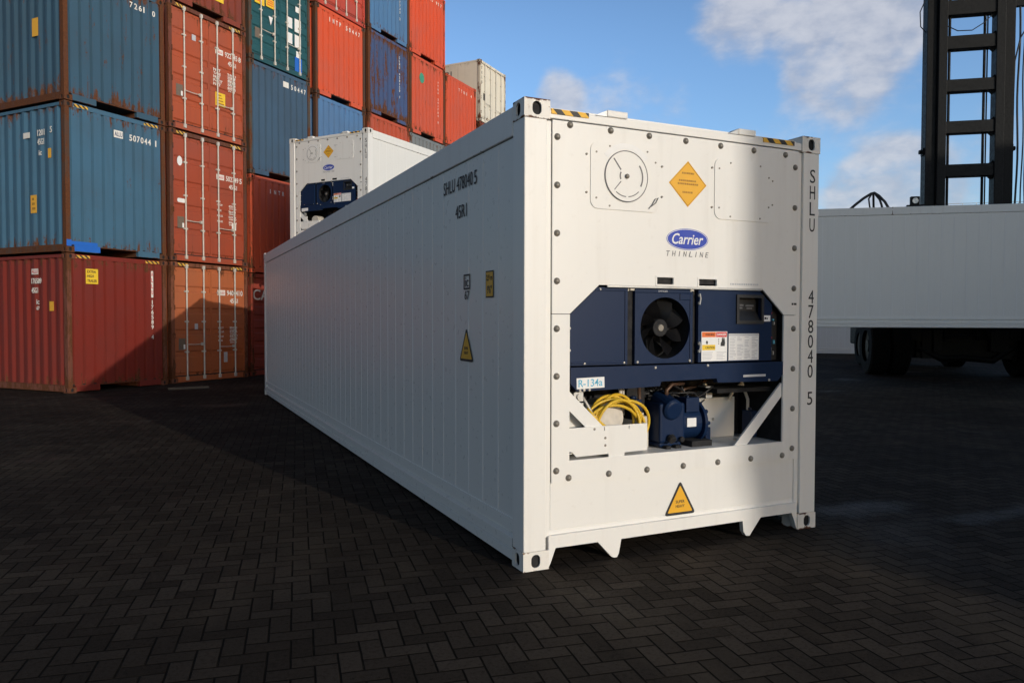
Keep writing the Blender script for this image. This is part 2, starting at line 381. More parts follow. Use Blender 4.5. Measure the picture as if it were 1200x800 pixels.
# ================================================================== the setting
def make_ground():
    nt = NT('block_paving')
    mp = nt.n.new('ShaderNodeMapping'); mp.vector_type = 'TEXTURE'; mp.inputs['Rotation'].default_value = (0, 0, R(-9.4)); mp.inputs['Scale'].default_value = (0.105, 0.105, 1)
    nt.l.new(nt.tc.outputs['Object'], mp.inputs['Vector'])
    # slight wobble so rows are not ruler straight
    wob = nt.n.new('ShaderNodeTexNoise'); wob.inputs['Scale'].default_value = 0.35; wob.inputs['Detail'].default_value = 3
    nt.l.new(mp.outputs[0], wob.inputs['Vector'])
    va = nt.n.new('ShaderNodeVectorMath'); va.operation = 'MULTIPLY_ADD'
    nt.l.new(wob.outputs['Color'], va.inputs[0]); va.inputs[1].default_value = (0.10, 0.10, 0); nt.l.new(mp.outputs[0], va.inputs[2])
    sp = nt.n.new('ShaderNodeSeparateXYZ'); nt.l.new(va.outputs[0], sp.inputs[0])
    M = nt.math
    x, y = sp.outputs[0], sp.outputs[1]
    i, j = M('FLOOR', x), M('FLOOR', y); fx, fy = M('SUBTRACT', x, i), M('SUBTRACT', y, j)
    k = M('FLOORED_MODULO', M('SUBTRACT', i, j), 4.0)
    def is_(v): return M('COMPARE', k, float(v), 0.25)
    k0, k1, k2, k3 = is_(0), is_(1), is_(2), is_(3)
    gx, gy = M('SUBTRACT', 1.0, fx), M('SUBTRACT', 1.0, fy)
    def big(f, flag): return M('ADD', f, flag)        # flagged edges pushed out of the minimum
    dl = big(fx, k1); dr = big(gx, k0); db = big(fy, k2); dt = big(gy, k3)
    d = M('MINIMUM', M('MINIMUM', dl, dr), M('MINIMUM', db, dt))
    bi = M('SUBTRACT', i, k1); bj = M('ADD', j, k3)
    cb = nt.n.new('ShaderNodeCombineXYZ'); nt.l.new(bi, cb.inputs[0]); nt.l.new(bj, cb.inputs[1])
    wn_ = nt.n.new('ShaderNodeTexWhiteNoise'); wn_.noise_dimensions = '2D'; nt.l.new(cb.outputs[0], wn_.inputs['Vector'])
    rnd = wn_.outputs['Value']
    obj = nt.tc.outputs['Object']
    fine = nt.noise(45, 6, obj, rough=0.75); mid = nt.noise(1.3, 5, obj); large = nt.noise(0.28, 4, obj, (1, 1.6, 1)); grit = nt.noise(210, 2, obj)
    joint = nt.smooth(nt.math('ADD', d, nt.math('MULTIPLY', nt.math('SUBTRACT', fine, 0.5), 0.06)), 0.018, 0.066)
    c = nt.mix(rnd, c4((0.032, 0.0256, 0.0205)), c4((0.066, 0.0535, 0.043)))
    c = nt.mix(nt.smooth(large, 0.36, 0.66), nt.mix(0.62, c, c4((0.0213, 0.0174, 0.0146))), c)
    c = nt.mix(nt.smooth(mid, 0.52, 0.78, 0, 0.45), c, c4((0.0952, 0.0739, 0.0538)))
    c = nt.mix(nt.smooth(fine, 0.46, 0.70, 0, 0.6), c, c4((0.011, 0.0095, 0.008)))
    c = nt.mix(nt.smooth(grit, 0.62, 0.74, 0, 0.45), c, c4((0.16, 0.145, 0.125)))
    sand = nt.smooth(nt.noise(2.2, 5, obj), 0.52, 0.7, 0, 0.8)
    oil = nt.smooth(nt.noise(0.75, 6, obj, (1, 1, 1), 0.62), 0.60, 0.72, 0, 0.55)
    c = nt.mix(oil, c, c4((0.010, 0.009, 0.008)))
    dust = nt.smooth(nt.noise(0.42, 5, obj, (1.7, 0.8, 1), 0.6), 0.52, 0.70, 0, 0.4)
    c = nt.mix(dust, c, c4((0.085, 0.068, 0.05)))
    c = nt.mix(joint, nt.mix(sand, c4((0.009, 0.0078, 0.0065)), c4((0.045, 0.036, 0.026))), c)
    nt.l.new(c, nt.p.inputs['Base Color'])
    wet = nt.smooth(nt.noise(0.5, 5, obj, (1, 1.3, 1)), 0.56, 0.72)
    rough = nt.math('SUBTRACT', nt.smooth(fine, 0.2, 0.8, 0.72, 0.92), nt.math('MULTIPLY', wet, 0.28))
    # two shallow damp films
    sep = nt.n.new('ShaderNodeSeparateXYZ'); nt.l.new(obj, sep.inputs[0])
    film = None
    for cx, cy, rx, ry in ((3.2, 0.25, 0.8, 0.3), (4.3, -0.35, 0.7, 0.18), (6.6, 5.6, 1.3, 0.25)):
        e = M('SQRT', M('ADD', M('POWER', M('DIVIDE', M('SUBTRACT', sep.outputs[0], cx), rx), 2.0), M('POWER', M('DIVIDE', M('SUBTRACT', sep.outputs[1], cy), ry), 2.0)))
        e = nt.smooth(M('ADD', e, M('ADD', M('MULTIPLY', M('SUBTRACT', mid, 0.5), 3.4), M('MULTIPLY', M('SUBTRACT', fine, 0.5), 0.9))), 0.2, 1.1, 1.0, 0.0)
        film = e if film is None else M('MAXIMUM', film, e)
    rough = M('SUBTRACT', rough, M('MULTIPLY', film, 0.26))
    nt.l.new(rough, nt.p.inputs['Roughness']); nt.l.new(M('ADD', 0.035, M('MULTIPLY', film, 0.08)), nt.p.inputs['Specular IOR Level'])
    h = M('ADD', joint, M('MULTIPLY', fine, 0.3)); h = M('ADD', h, M('MULTIPLY', rnd, 0.35)); h = M('ADD', h, M('MULTIPLY', grit, 0.10))
    nt.bump(h, 0.9, 0.009)
    mb = MB(); S = 900.0
    mb.add([(-S,-S,0),(S,-S,0),(S,S,0),(-S,S,0)], [(0,1,2,3)])
    o = link('ground', mb.mesh('ground'), nt.m); o['kind'] = 'structure'
make_ground()

# ================================================================== the refrigerated container
def make_reefer(label, name='refrigerated_container'):
    H = 2.896
    t = thing(name, label, 'shipping container')
    # frame
    for sx in (0, 1):
        for sy in (0, 1):
            for sz in (1, -1):
                link('corner_casting', casting_mesh(1-2*sx if sx else 1, 1 if not sy else -1, sz, CL, H), WHITE_WORN, t, 0.006)
            x0 = 0.0 if not sx else CW-0.155
            mb = MB()
            y0, y1 = (0.0, 0.165) if not sy else (CL-0.165, CL)
            mb.box(x0, y0, 0.118, x0+0.155, y1, H-0.112)
            xr = 0.155 if not sx else CW-0.195
            yy = (0.02, 0.10) if not sy else (CL-0.10, CL-0.02)
            mb.box(xr, yy[0], 0.19, xr+0.04, yy[1], H-0.112)
            part('corner_post', mb, WHITE, t, 0.006)
        # long side: sheet panel, pressed seams, rails
        xs = 0.014 if not sx else CW-0.014
        sgn = -1 if not sx else 1
        mb = MB(); 
        mb.box(min(xs, xs-sgn*0.05), 0.165, 0.285, max(xs, xs-sgn*0.05), CL-0.165, H-0.20)
        sp = part('side_panel', mb, WHITE_SIDE, t)
        sm = MB(); yv = 0.42
        while yv < CL-0.2:
            hw = 0.011
            a, b = sorted((xs, xs+sgn*0.0022))
            sm.box(a, yv-hw, 0.30, b, yv+hw, H-0.212)
            yv += 0.262 + random.choice((0, 0.0, 0.004))
        part('seam', sm, SEAM, sp, 0.0015)
        mb = MB(); a, b = sorted((xs-sgn*0.05, sgn*0.003+ (0 if not sx else CW)))
        prof = [(b, H-0.20), (b, H-0.012), (a, H-0.012), (a, H-0.20)]
        mb.box(a, 0.165, H-0.195, b, CL-0.165, H-0.014)
        part('top_rail', mb, WHITE_RAIL, t, 0.006)
        mb = MB(); xo = 0.0 if not sx else CW
        q = lambda d: xo - sgn*d
        path = [(q(0.055), 0.165, 0.29), (q(0.006), 0.165, 0.288), (q(0.002), 0.165, 0.222), (q(0.032), 0.165, 0.205), (q(0.032), 0.165, 0.184), (q(0.0), 0.165, 0.168), (q(0.0), 0.165, 0.112), (q(0.02), 0.165, 0.104), (q(0.02), 0.165, 0.096), (q(0.0), 0.165, 0.088), (q(0.0), 0.165, 0.03), (q(0.055), 0.165, 0.02)]
        mb.sheet(path, (0, CL-0.33, 0))
        part('bottom_rail', mb, WHITE_SIDE, t)
    mb = MB(); mb.box(0.06, 0.06, H-0.06, CW-0.06, CL-0.06, H-0.022); part('roof', mb, WHITE, t)
    mb = MB(); mb.box(0.06, 0.5, 0.10, CW-0.06, CL-0.06, 0.17)
    for k in range(24): mb.box(0.06, 0.8+k*0.47, 0.03, CW-0.06, 0.86+k*0.47, 0.10)
    part('floor', mb, DARK, t)
    # rear doors
    for sx in (0, 1):
        mb = MB(); x0 = 0.16 + sx*1.064
        mb.box(x0, CL-0.09, 0.16, x0+1.054, CL-0.03, H-0.12)
        dr = part('door', mb, WHITE, t, 0.006)
        for k in (0.28, 0.82):
            lb = MB(); lb.cyl((x0+k, CL-0.012, 0.1), (x0+k, CL-0.012, H-0.08), 0.017); part('locking_bar', lb, GALV, dr)
    mb = MB(); mb.box(0.178, CL-0.1, 0.02, CW-0.178, CL-0.02, 0.155); part('rear_sill', mb, WHITE, t, 0.006)
    # front frame
    mb = MB(); mb.box(0.165, 0.006, 2.795, CW-0.165, 0.12, 2.848); part('header', mb, WHITE, t, 0.005)
    for x0, x1 in ((0.185, 0.452), (1.895, 2.19)):
        mb = MB(); mb.box(x0, 0.0, 2.822, x1, 0.09, 2.853)
        part('hazard_stripe', mb, HAZ, t)
    for x0 in (0.59, 1.67):
        mb = MB(); mb.box(x0, 0.0, 2.850, x0+0.155, 0.10, 2.893); part('lifting_pad', mb, WHITE, t, 0.006)
        mb = MB(); mb.prism([(x0-0.085, 2.85), (x0-0.002, 2.85), (x0-0.002, 2.888)], 0.004, 0.09); part('lifting_gusset', mb, ALU, t)
    sill = [(0.176,0.004),(0.19,0.03),(0.226,0.122),(0.536,0.121),(0.641,0.012),(0.66,0.004),(0.684,0.004),(0.698,0.03),(0.716,0.12),(1.743,0.122),(1.752,0.045),(1.777,0.012),(1.81,0.010),(1.83,0.035),(1.912,0.130),(2.212,0.130),(2.262,0.004),(2.262,0.202),(0.176,0.202)]
    me = plate_mesh([sill], (0, 0.022, 0), X, Z, 0.036); link('front_sill', me, WHITE, t, 0.003)
    mb = MB(); mb.box(0.19, 0.03, 0.196, CW-0.19, 0.30, 0.235); mb.box(0.197, 0.026, 0.23, CW-0.197, 0.05, 0.53)
    part('lower_panel', mb, WHITE, t, 0.004)
    # underside behind the front sill
    mb = MB(); mb.box(0.18, 0.045, 0.135, CW-0.18, 0.6, 0.16); part('front_floor', mb, DARK, t)
    slots = [rect(0.988,1.792,1.122,1.838), rect(1.337,1.789,1.49,1.834)]
    up = [(0.198,1.592),(0.325,1.592),(0.54,1.778),(1.905,1.778),(2.115,1.592),(2.24,1.592),(2.24,2.788),(0.198,2.788)]
    lo = [(0.198,1.588),(0.198,0.53),(2.24,0.53),(2.24,1.588),(2.115,1.588),(2.115,0.665),(0.325,0.665),(0.325,1.588)]
    link('front_panel', plate_mesh([up]+slots, (0, 0.016, 0), X, Z, 0.014), WHITE, t, 0.002)
    link('front_panel', plate_mesh([lo], (0, 0.016, 0), X, Z, 0.014), WHITE, t, 0.002)
    for x0, x1, z0, z1 in ((0.976,1.134,1.78,1.85),(1.325,1.502,1.777,1.846)):
        link('slot_rim', plate_mesh([rect(x0,z0,x1,z1), rect(x0+.012,z0+.012,x1-.012,z1-.012)], (0, 0.008, 0), X, Z, 0.004), WHITE, t)
    mb = MB(); mb.box(0.60, 0.006, 1.765, 1.9, 0.02, 1.7765); part('opening_trim', mb, ALU, t)
    # insulated body behind the panel; recess stays open
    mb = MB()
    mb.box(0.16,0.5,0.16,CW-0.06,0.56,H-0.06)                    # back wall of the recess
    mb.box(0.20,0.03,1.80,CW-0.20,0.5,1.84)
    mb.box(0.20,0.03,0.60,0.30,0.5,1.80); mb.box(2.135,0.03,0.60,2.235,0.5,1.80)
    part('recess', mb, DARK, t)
    mb = MB(); mb.box(0.30,0.03,0.625,2.135,0.5,0.658); part('recess_floor', mb, WHITE, t)
    # bolts, one of each with shared mesh
    bl = MB(); bl.cyl((0,0,0),(0,-0.006,0),0.0215,0.0205,14); bl.dome((0,-0.006,0),(0,-1,0),0.0165,0.012,12,3)
    bme = bl.mesh('bolt', True)
    pts = [(0.230, 2.686-0.297*k) for k in range(8)] + [(2.208, 2.668-0.294*k) for k in range(8)]
    pts += [(0.320+0.2985*k, 2.768-0.003*k) for k in range(7)] + [(0.319+0.299*k, 0.556+0.0015*k) for k in range(7)]
    for bx, bz in pts:
        o = link('bolt', bme, BOLTM, t); o.location = (bx, 0.009, bz)
    # fresh air vent plate
    v = link('vent_plate', plate_mesh([rrect(0.468,2.262,0.998,2.688,0.055)], (0,0.006,0), X, Z, 0.007), WHITE, t, 0.002)
    vd = MB(); vd.cyl((0.735,0.003,2.481),(0.735,-0.004,2.481),0.166,0.163,40); vent = part('fresh_air_vent', vd, WHITE, t, 0.003)
    ring = [(0.735+0.163*math.cos(a*math.pi/20), -0.003, 2.481+0.163*math.sin(a*math.pi/20)) for a in range(40)]
    part('vent_rim', MB().tube(ring, 0.0035, 6, True), GREYT, vent)
    def arc(r0, r1, a0, a1, n=16):
        return [(0.735+r1*math.cos(R(a0+(a1-a0)*k/n)), 2.481+r1*math.sin(R(a0+(a1-a0)*k/n))) for k in range(n+1)] + \
               [(0.735+r0*math.cos(R(a1-(a1-a0)*k/n)), 2.481+r0*math.sin(R(a1-(a1-a0)*k/n))) for k in range(n+1)]
    link('vent_scale', plate_mesh([arc(0.176,0.212,38,142)], (0,0.0022,0), X, Z, 0.001), LABW, vent)
    sl_ = [arc(0.118,0.128,-28,38), arc(0.128,0.134,-128,-92), arc(0.128,0.134,-84,-45), arc(0.045,0.055,150,205,6),
           [(0.632,2.588),(0.640,2.592),(0.694,2.524),(0.688,2.516)], [(0.640,2.392),(0.644,2.388),(0.694,2.444),(0.690,2.449)]]
    link('vent_slot', join_meshes('vent_slot', [plate_mesh([q], (0,-0.0048,0), X, Z, 0.001) for q in sl_]), GREYT, vent)
    part('vent_knob', MB().dome((0.735,-0.01,2.481),(0,-1,0),0.016,0.014), BOLTM, vent)
    part('vent_tag', MB().tube([(0.93,0.0,2.30),(0.965,-0.003,2.325),(0.985,-0.003,2.36),(0.96,-0.003,2.35),(0.935,-0.003,2.31),(0.91,-0.003,2.285)], 0.0035, 6), GREYT, vent)
    for x0 in (0.49, 0.60, 0.85, 0.975):
        pass
    link('access_plate', plate_mesh([rrect(1.462,2.252,2.003,2.672,0.055)], (0,0.006,0), X, Z, 0.007), WHITE, t, 0.002)
    rme = MB().cyl((0,0.009,0),(0,-0.001,0),0.008,0.006,8).mesh('rivet')
    for bx, bz in ((1.44,2.60),(1.44,2.33),(1.50,2.60),(1.50,2.33),(1.60,2.645),(1.60,2.275),(1.87,2.645),(1.87,2.275),(1.95,2.57),(1.985,2.55),(1.95,2.36),(1.985,2.38),
                   (0.44,2.60),(0.44,2.36),(0.51,2.62),(0.51,2.33),(0.61,2.665),(0.61,2.285),(0.90,2.655),(0.965,2.59),(1.02,2.57),(1.02,2.37)):
        o = link('rivet', rme, BOLTM, t); o.location = (bx, 0, bz)
    # decals on the face
    d = 0.158; cx, cz = 1.236, 2.472
    dm = link('warning_diamond', plate_mesh([[(cx-d,cz),(cx,cz-d*0.98),(cx+d,cz),(cx,cz+d*0.98)]], (0,0.0082,0), X, Z, 0.0012), YEL, t)
    pr = MB()
    pr.tube([(cx-d+.008,0.0066,cz),(cx,0.0066,cz-d+.012),(cx+d-.008,0.0066,cz),(cx,0.0066,cz+d-.012)], 0.0016, 4, True)
    for w_, z_ in ((0.05,0.066),(0.075,0.016),(0.085,-0.006),(0.045,-0.062)):
        xx = cx-w_
        while xx < cx+w_-0.006:
            l_ = random.uniform(0.006,0.016); pr.box(xx,0.0064,cz+z_,xx+l_,0.0074,cz+z_+0.012); xx += l_+0.004
    part('diamond_print', pr, YELD, dm)
    lx, lz = 1.237, 2.099
    lg = link('maker_emblem', plate_mesh([ellipse(lx,lz,0.178,0.075,48)], (0,0.0082,0), X, Z, 0.001), LABW, t)
    link('emblem_ring', plate_mesh([ellipse(lx,lz,0.175,0.0725,48), ellipse(lx,lz,0.171,0.069,48)], (0,0.0074,0), X, Z, 0.001), LOGOB, lg)
    link('emblem_field', plate_mesh([ellipse(lx,lz,0.166,0.0655,48)], (0,0.0073,0), X, Z, 0.001), LOGOB, lg)
    link('emblem_lettering', text_mesh('Carrier', (lx-0.130,0.0062,lz-0.034), X, Z, 0.262, 0.072, 0.28, 0.0006, 0.012), LABW, lg)
    wd = []
    for k, ch in enumerate('THINLINE'):
        w_ = 0.006 if ch == 'I' else 0.024
        wd.append(text_mesh(ch, (1.062+k*0.0465+(0.009 if ch=='I' else 0),0.0078,1.982), X, Z, w_+0.006, 0.036, 0.2))
    link('model_lettering', join_meshes('model_lettering', wd), GREYT, t)
    # triangle on lower panel
    tri = lambda s: [(1.208-0.125*s, 0.232+0.075*(1-s)), (1.208+0.125*s, 0.232+0.075*(1-s)), (1.208, 0.232+0.075*(1-s)+0.222*s)]
    def round_poly(p, r, n=4):
        out = []
        N = len(p)
        for i in range(N):
            a, b, c = Vector(p[i-1]+(0,)), Vector(p[i]+(0,)), Vector(p[(i+1)%N]+(0,))
            q0 = b+(a-b).normalized()*r; q1 = b+(c-b).normalized()*r
            for k in range(n+1):
                s = k/n; q = q0*(1-s)**2 + b*2*s*(1-s) + q1*s*s; out.append((q.x,q.y))
        return out
    T = [(1.205-0.133,0.222),(1.205+0.133,0.222),(1.205,0.458)]; T2 = [(1.205-0.105,0.240),(1.205+0.105,0.240),(1.205,0.425)]
    tg = link('warning_triangle', plate_mesh([round_poly(T,0.03)], (0,0.0245,0), X, Z, 0.001), BLACKT, t)
    link('triangle_field', plate_mesh([round_poly(T2,0.012)], (0,0.0236,0), X, Z, 0.001), YEL, tg)
    link('triangle_print', join_meshes('triangle_print', [text_mesh('SUPER',(1.168,0.0228,0.303),X,Z,0.074,0.020,0,0.0006,0.01), text_mesh('HEAVY',(1.168,0.0228,0.272),X,Z,0.074,0.020,0,0.0006,0.01)]), BLACKT, tg)
    # small plates and tags
    mb = MB(); mb.box(2.19,0.006,1.665,2.205,0.009,1.68); mb.box(2.212,0.006,1.665,2.235,0.009,1.68); part('rating_tag', mb, BLACKT, t)
    mb = MB(); xx = 1.61
    while xx < 1.86:
        l_ = random.uniform(0.006,0.02); mb.box(xx,0.0075,1.80,xx+l_,0.0087,1.812); xx += l_+0.006
    part('small_print', mb, LABG, t)
    # ---- refrigeration machinery
    link('condenser_cover', plate_mesh([[(0.336,1.262),(0.336,1.585),(0.545,1.765),(0.772,1.765),(0.772,1.262)]], (0,0.045,0), X, Z, 0.03), NAVY, t, 0.004)
    mb = MB(); mb.box(0.35,0.024,1.272,0.765,0.031,1.285); mb.box(0.52,0.024,1.742,0.765,0.031,1.755); mb.box(0.748,0.024,1.285,0.762,0.031,1.742); part('cover_rib', mb, NAVY, t, 0.002)
    for q in ((0.776,0.83),(1.312,1.345)):
        mb = MB(); mb.box(q[0],0.06,1.256,q[1],0.12,1.77); part('cover_mullion', mb, DARK, t)
    fx, fz, fr = 1.083, 1.500, 0.203
    sh = link('fan_shroud', plate_mesh([rect(0.832,1.262,1.308,1.765), ellipse(fx,fz,fr,fr*1.02,48)], (0,0.050,0), X, Z, 0.02), NAVY, t, 0.004)
    mb = MB(); ring0 = ellipse(fx,fz,fr,fr*1.02,48)
    mb.add([(x_,0.05,z_) for x_,z_ in ring0]+[(x_,0.20,z_) for x_,z_ in ring0], [(i,(i+1)%48,(i+1)%48+48,i+48) for i in range(48)]); part('fan_ring', mb, BLACKP, sh)
    mb = MB(); mb.box(0.832,0.034,1.735,1.308,0.041,1.763); mb.box(0.832,0.034,1.262,0.858,0.041,1.735); mb.box(1.286,0.034,1.262,1.308,0.041,1.735); mb.box(1.20,0.034,1.69,1.286,0.041,1.735)
    part('shroud_flange', mb, NAVY, sh, 0.003)
    link('fan_tag', text_mesh('DANGER',(1.02,0.0333,1.741),X,Z,0.075,0.012), LABG, sh)
    mb = MB(); mb.disc((fx,0.21,fz),(0,1,0),fr+0.02); part('fan_back', mb, DARK, sh)
    mb = MB()
    for k in range(8):
        a0 = R(45*k+12); vs = []
        NR = 6
        for i in range(NR):
            rr = 0.055 + (fr-0.062)*i/(NR-1); sw = 0.32*i/(NR-1); wid = 0.40 + 0.12*math.sin(i/(NR-1)*math.pi)
            for j in range(4):
                a = a0 + sw + (j/3-0.5)*wid*1.2; yy = 0.10 + 0.055*(j/3) - 0.01*i/NR
                vs.append((fx+rr*math.cos(a), yy, fz+rr*math.sin(a)))
        mb.add(vs, [(i*4+j, i*4+j+1, (i+1)*4+j+1, (i+1)*4+j) for i in range(NR-1) for j in range(3)])
    fan = part('fan', mb, FANM, t, 0, True)
    mb = MB(); mb.cyl((fx,0.18,fz),(fx,0.095,fz),0.066,0.060,28); part('fan_hub', mb, DARK, fan, 0.006)
    mb = MB(); mb.cyl((fx,0.096,fz),(fx,0.088,fz),0.026,0.022,12); part('hub_cap', mb, BOLTM, fan)
    for k in range(3):
        mb = MB(); a = R(95+120*k)
        mb.tube([(fx,0.16,fz),(fx+fr*math.cos(a),0.185,fz+fr*math.sin(a))],0.008,6); part('fan_strut', mb, BLACKP, sh)
    cb = link('control_box', plate_mesh([[(1.35,1.262),(1.35,1.765),(1.895,1.765),(2.016,1.668),(2.016,1.262)], rect(1.70,1.545,1.915,1.715)], (0,0.042,0), X, Z, 0.03), NAVY, t, 0.004)
    link('display_bezel', plate_mesh([rect(1.682,1.527,1.933,1.735), rect(1.705,1.55,1.91,1.712)], (0,0.022,0), X, Z, 0.012), BLACKP, cb, 0.003)
    mb = MB(); mb.add([(1.70,0.075,1.715),(1.915,0.075,1.715),(1.915,0.075,1.62),(1.70,0.075,1.62),(1.915,0.03,1.545),(1.70,0.03,1.545)], [(0,1,2,3),(3,2,4,5)]); part('display', mb, BLACKP, cb)
    mb = MB()
    for x0, x1, z0 in ((1.735,1.79,1.655),(1.81,1.885,1.652),(1.74,1.78,1.635),(1.82,1.87,1.633)): mb.box(x0,0.070,z0,x1,0.0745,z0+0.012)
    part('display_keys', mb, GREYT, cb)
    mb = MB(); mb.box(1.938,0.024,1.545,2.0,0.0275,1.588); tg2 = part('small_label', mb, LABW, cb)
    mb = MB(); mb.box(1.945,0.0228,1.56,1.962,0.0242,1.575); mb.box(1.966,0.0228,1.56,1.975,0.0242,1.572); part('label_print', mb, BLACKT, tg2)
    for z0 in (1.66, 1.33):
        mb = MB(); mb.box(1.346,0.018,z0,1.362,0.030,z0+0.018); mb.box(1.346,0.018,z0+0.055,1.362,0.030,z0+0.073); mb.tube([(1.352,0.014,z0),(1.358,0.012,z0+0.04),(1.352,0.014,z0+0.075)],0.005,6)
        part('hinge', mb, ALU, cb)
    mb = MB(); mb.box(2.018,0.075,1.262,2.112,0.10,1.66); part('connector_strip', mb, BLACKP, t)
    for k, (xx, zz) in enumerate(((2.035,1.66),(2.04,1.60),(2.06,1.55),(2.035,1.49),(2.07,1.52),(2.045,1.42),(2.07,1.38),(2.04,1.33),(2.065,1.30),(2.035,1.285))):
        mb = MB(); mb.box(xx,0.062,zz,xx+random.uniform(.008,.014),0.078,zz+random.uniform(.01,.03)); part('connector', mb, (ALU, REDL, CYAN, ALU)[k % 4], t)
    # band
    band = [(0.332,1.252),(0.332,1.150),(0.382,1.100),(0.80,1.106),(1.02,1.112),(1.03,1.142),(1.50,1.148),(1.51,1.118),(2.06,1.112),(2.112,1.16),(2.112,1.252)]
    bd = link('machinery_band', plate_mesh([band], (0,0.030,0), X, Z, 0.042), NAVY, t, 0.005)
    lb = link('refrigerant_label', plate_mesh([[(0.376,1.114),(0.582,1.119),(0.580,1.188),(0.374,1.184)]], (0,0.0076,0), X, Z, 0.002), LABW, bd)
    link('refrigerant_lettering', text_mesh('R-134a',(0.388,0.0062,1.126),X+Z*0.025,Z,0.178,0.048,0,0.0006,0.01), CYAN, lb)
    mb = MB(); mb.box(1.738,0.006,1.150,1.945,0.009,1.166); part('maker_strip', mb, LABG, bd)
    sme = MB().dome((0,0,0),(0,-1,0),0.010,0.008,8,3).mesh('screw')
    for xx, zz, yy in ((0.445,1.275,.03),(0.745,1.275,.03),(0.855,1.275,.036),(1.285,1.275,.036),(0.56,1.75,.03),(1.29,1.755,.036),(0.79,1.752,.055),(0.335,1.50,.03),(0.335,1.36,.03),(0.40,1.105,.008),(0.43,1.106,.008),(0.47,1.107,.008),(1.98,1.122,.008),(0.98,1.236,.008),(1.42,1.24,.008)):
        o = link('screw', sme, GALV, t); o.location = (xx,yy,zz)
    for q in ((0.80,0.04,1.748,0.835,0.058,1.772),(1.285,0.028,1.752,1.312,0.036,1.775)):
        mb = MB(); mb.box(*q); part('clip', mb, GALV, t)
    # labels on the control box
    wl_ = link('warning_label', plate_mesh([rect(1.378,1.248+.02,1.604,1.474)], (0,0.0262,0), X, Z, 0.0015), LABW, t)
    def lp(nm, mat, x0, z0, x1, z1, yy=0.0247): 
        mb = MB(); mb.box(x0,yy,z0,x1,yy+0.0008,z1); return part(nm, mb, mat, wl_)
    lp('label_header', ORANGE, 1.382,1.435,1.502,1.471); lp('label_header', REDL, 1.506,1.435,1.600,1.471); lp('label_field', YELL, 1.384,1.345,1.498,1.382)
    for s_, x_, z_ in (('WARNING',1.41,1.445),('CAUTION',1.412,1.355)): link('label_lettering', text_mesh(s_,(x_,0.0244,z_),X,Z,0.08,0.016), BLACKT, wl_)
    link('label_lettering', text_mesh('DANGER',(1.514,0.0244,1.445),X,Z,0.078,0.017,0,0.0006,0.02), LABW, wl_)
    mb = MB(); mb.dome((1.425,0.026,1.402),(0,-1,0),0.010,0.002,8,2); mb.box(1.418,0.0238,1.388,1.432,0.0246,1.402)
    mb.prism([(1.545,1.372),(1.580,1.372),(1.584,1.395),(1.578,1.43),(1.570,1.432),(1.567,1.41),(1.562,1.433),(1.556,1.43),(1.555,1.405),(1.546,1.395)],0.0238,0.0246)
    for k in range(3): mb.box(1.525,0.0238,1.385+k*0.015,1.530,0.0246,1.393+k*0.015)
    part('label_pictogram', mb, BLACKT, wl_)
    mb = MB()
    for col_, (a, b) in enumerate(((1.386,1.496),(1.510,1.596))):
        for k in range(6): mb.box(a,0.0240,1.328-k*0.0095,a+(b-a)*random.uniform(0.6,1),0.0246,1.3315-k*0.0095)
    part('label_print', mb, LABG, wl_)
    tb = link('wiring_chart', plate_mesh([rect(1.618,1.252+.018,1.895,1.458)], (0,0.0262,0), X, Z, 0.0015), LABW, t)
    mb = MB(); mb.box(1.622,0.0245,1.442,1.891,0.0252,1.455); 
    part('chart_header', mb, LABG, tb)
    mb = MB()
    for k in range(15):
        zz = 1.430-k*0.0107
        for a in (1.628,1.694,1.762,1.828):
            if random.random() < 0.88: mb.box(a,0.0246,zz,a+random.uniform(0.025,0.058),0.0252,zz+0.0045)
    part('chart_print', mb, LABG, tb)
    # lower bay
    tray = [(0.325,0.868),(0.325,0.72),(0.352,0.712),(0.372,0.690),(0.378,0.682),(0.62,0.686),(0.622,0.664),(0.742,0.664),(0.744,0.686),(0.922,0.690),(0.922,0.868)]
    tr = link('cable_tray', plate_mesh([tray, rect(0.585,0.838,0.591,0.862), rect(0.775,0.838,0.781,0.858)], (0,0.020,0), X, Z, 0.012), WHITE, t, 0.002)
    mb = MB(); mb.box(0.916,0.027,0.69,0.922,0.30,0.868); mb.box(0.33,0.027,0.70,0.916,0.30,0.706); part('tray_wall', mb, WHITE, tr)
    for bx, bz in ((0.513,0.852),(0.595,0.79),(0.595,0.742)):
        mb = MB(); mb.dome((bx,0.014,bz),(0,-1,0),0.009,0.006,8,2); part('tray_screw', mb, BOLTM, tr)
    for poly in ([(0.326,1.106),(0.586,0.862),(0.458,0.861),(0.326,0.984)], [(2.114,1.096),(2.114,0.995),(1.791,0.662),(1.674,0.662)]):
        link('brace', plate_mesh([poly], (0,0.032,0), X, Z, 0.016), WHITE, t, 0.002)
    mb = MB(); mb.box(0.326,0.10,0.86,0.47,0.11,1.0); part('guard_plate', mb, WHITE, t)
    mb = MB(); mb.box(0.385,0.06,1.03,0.455,0.10,1.09); mb.cyl((0.425,0.06,1.06),(0.425,0.045,1.06),0.022,0.022,16); mb.box(0.41,0.05,0.985,0.45,0.09,1.02); part('socket', mb, ALU, t)
    mb = MB(); mb.cyl((0.70,0.34,0.90),(0.70,0.12,0.90),0.115,0.105,24); mb.box(0.56,0.2,0.92,0.66,0.3,0.99); part('receiver', mb, GALV, t, 0.004)
    # coiled cable
    mb = MB(); rnd = random.Random(3)
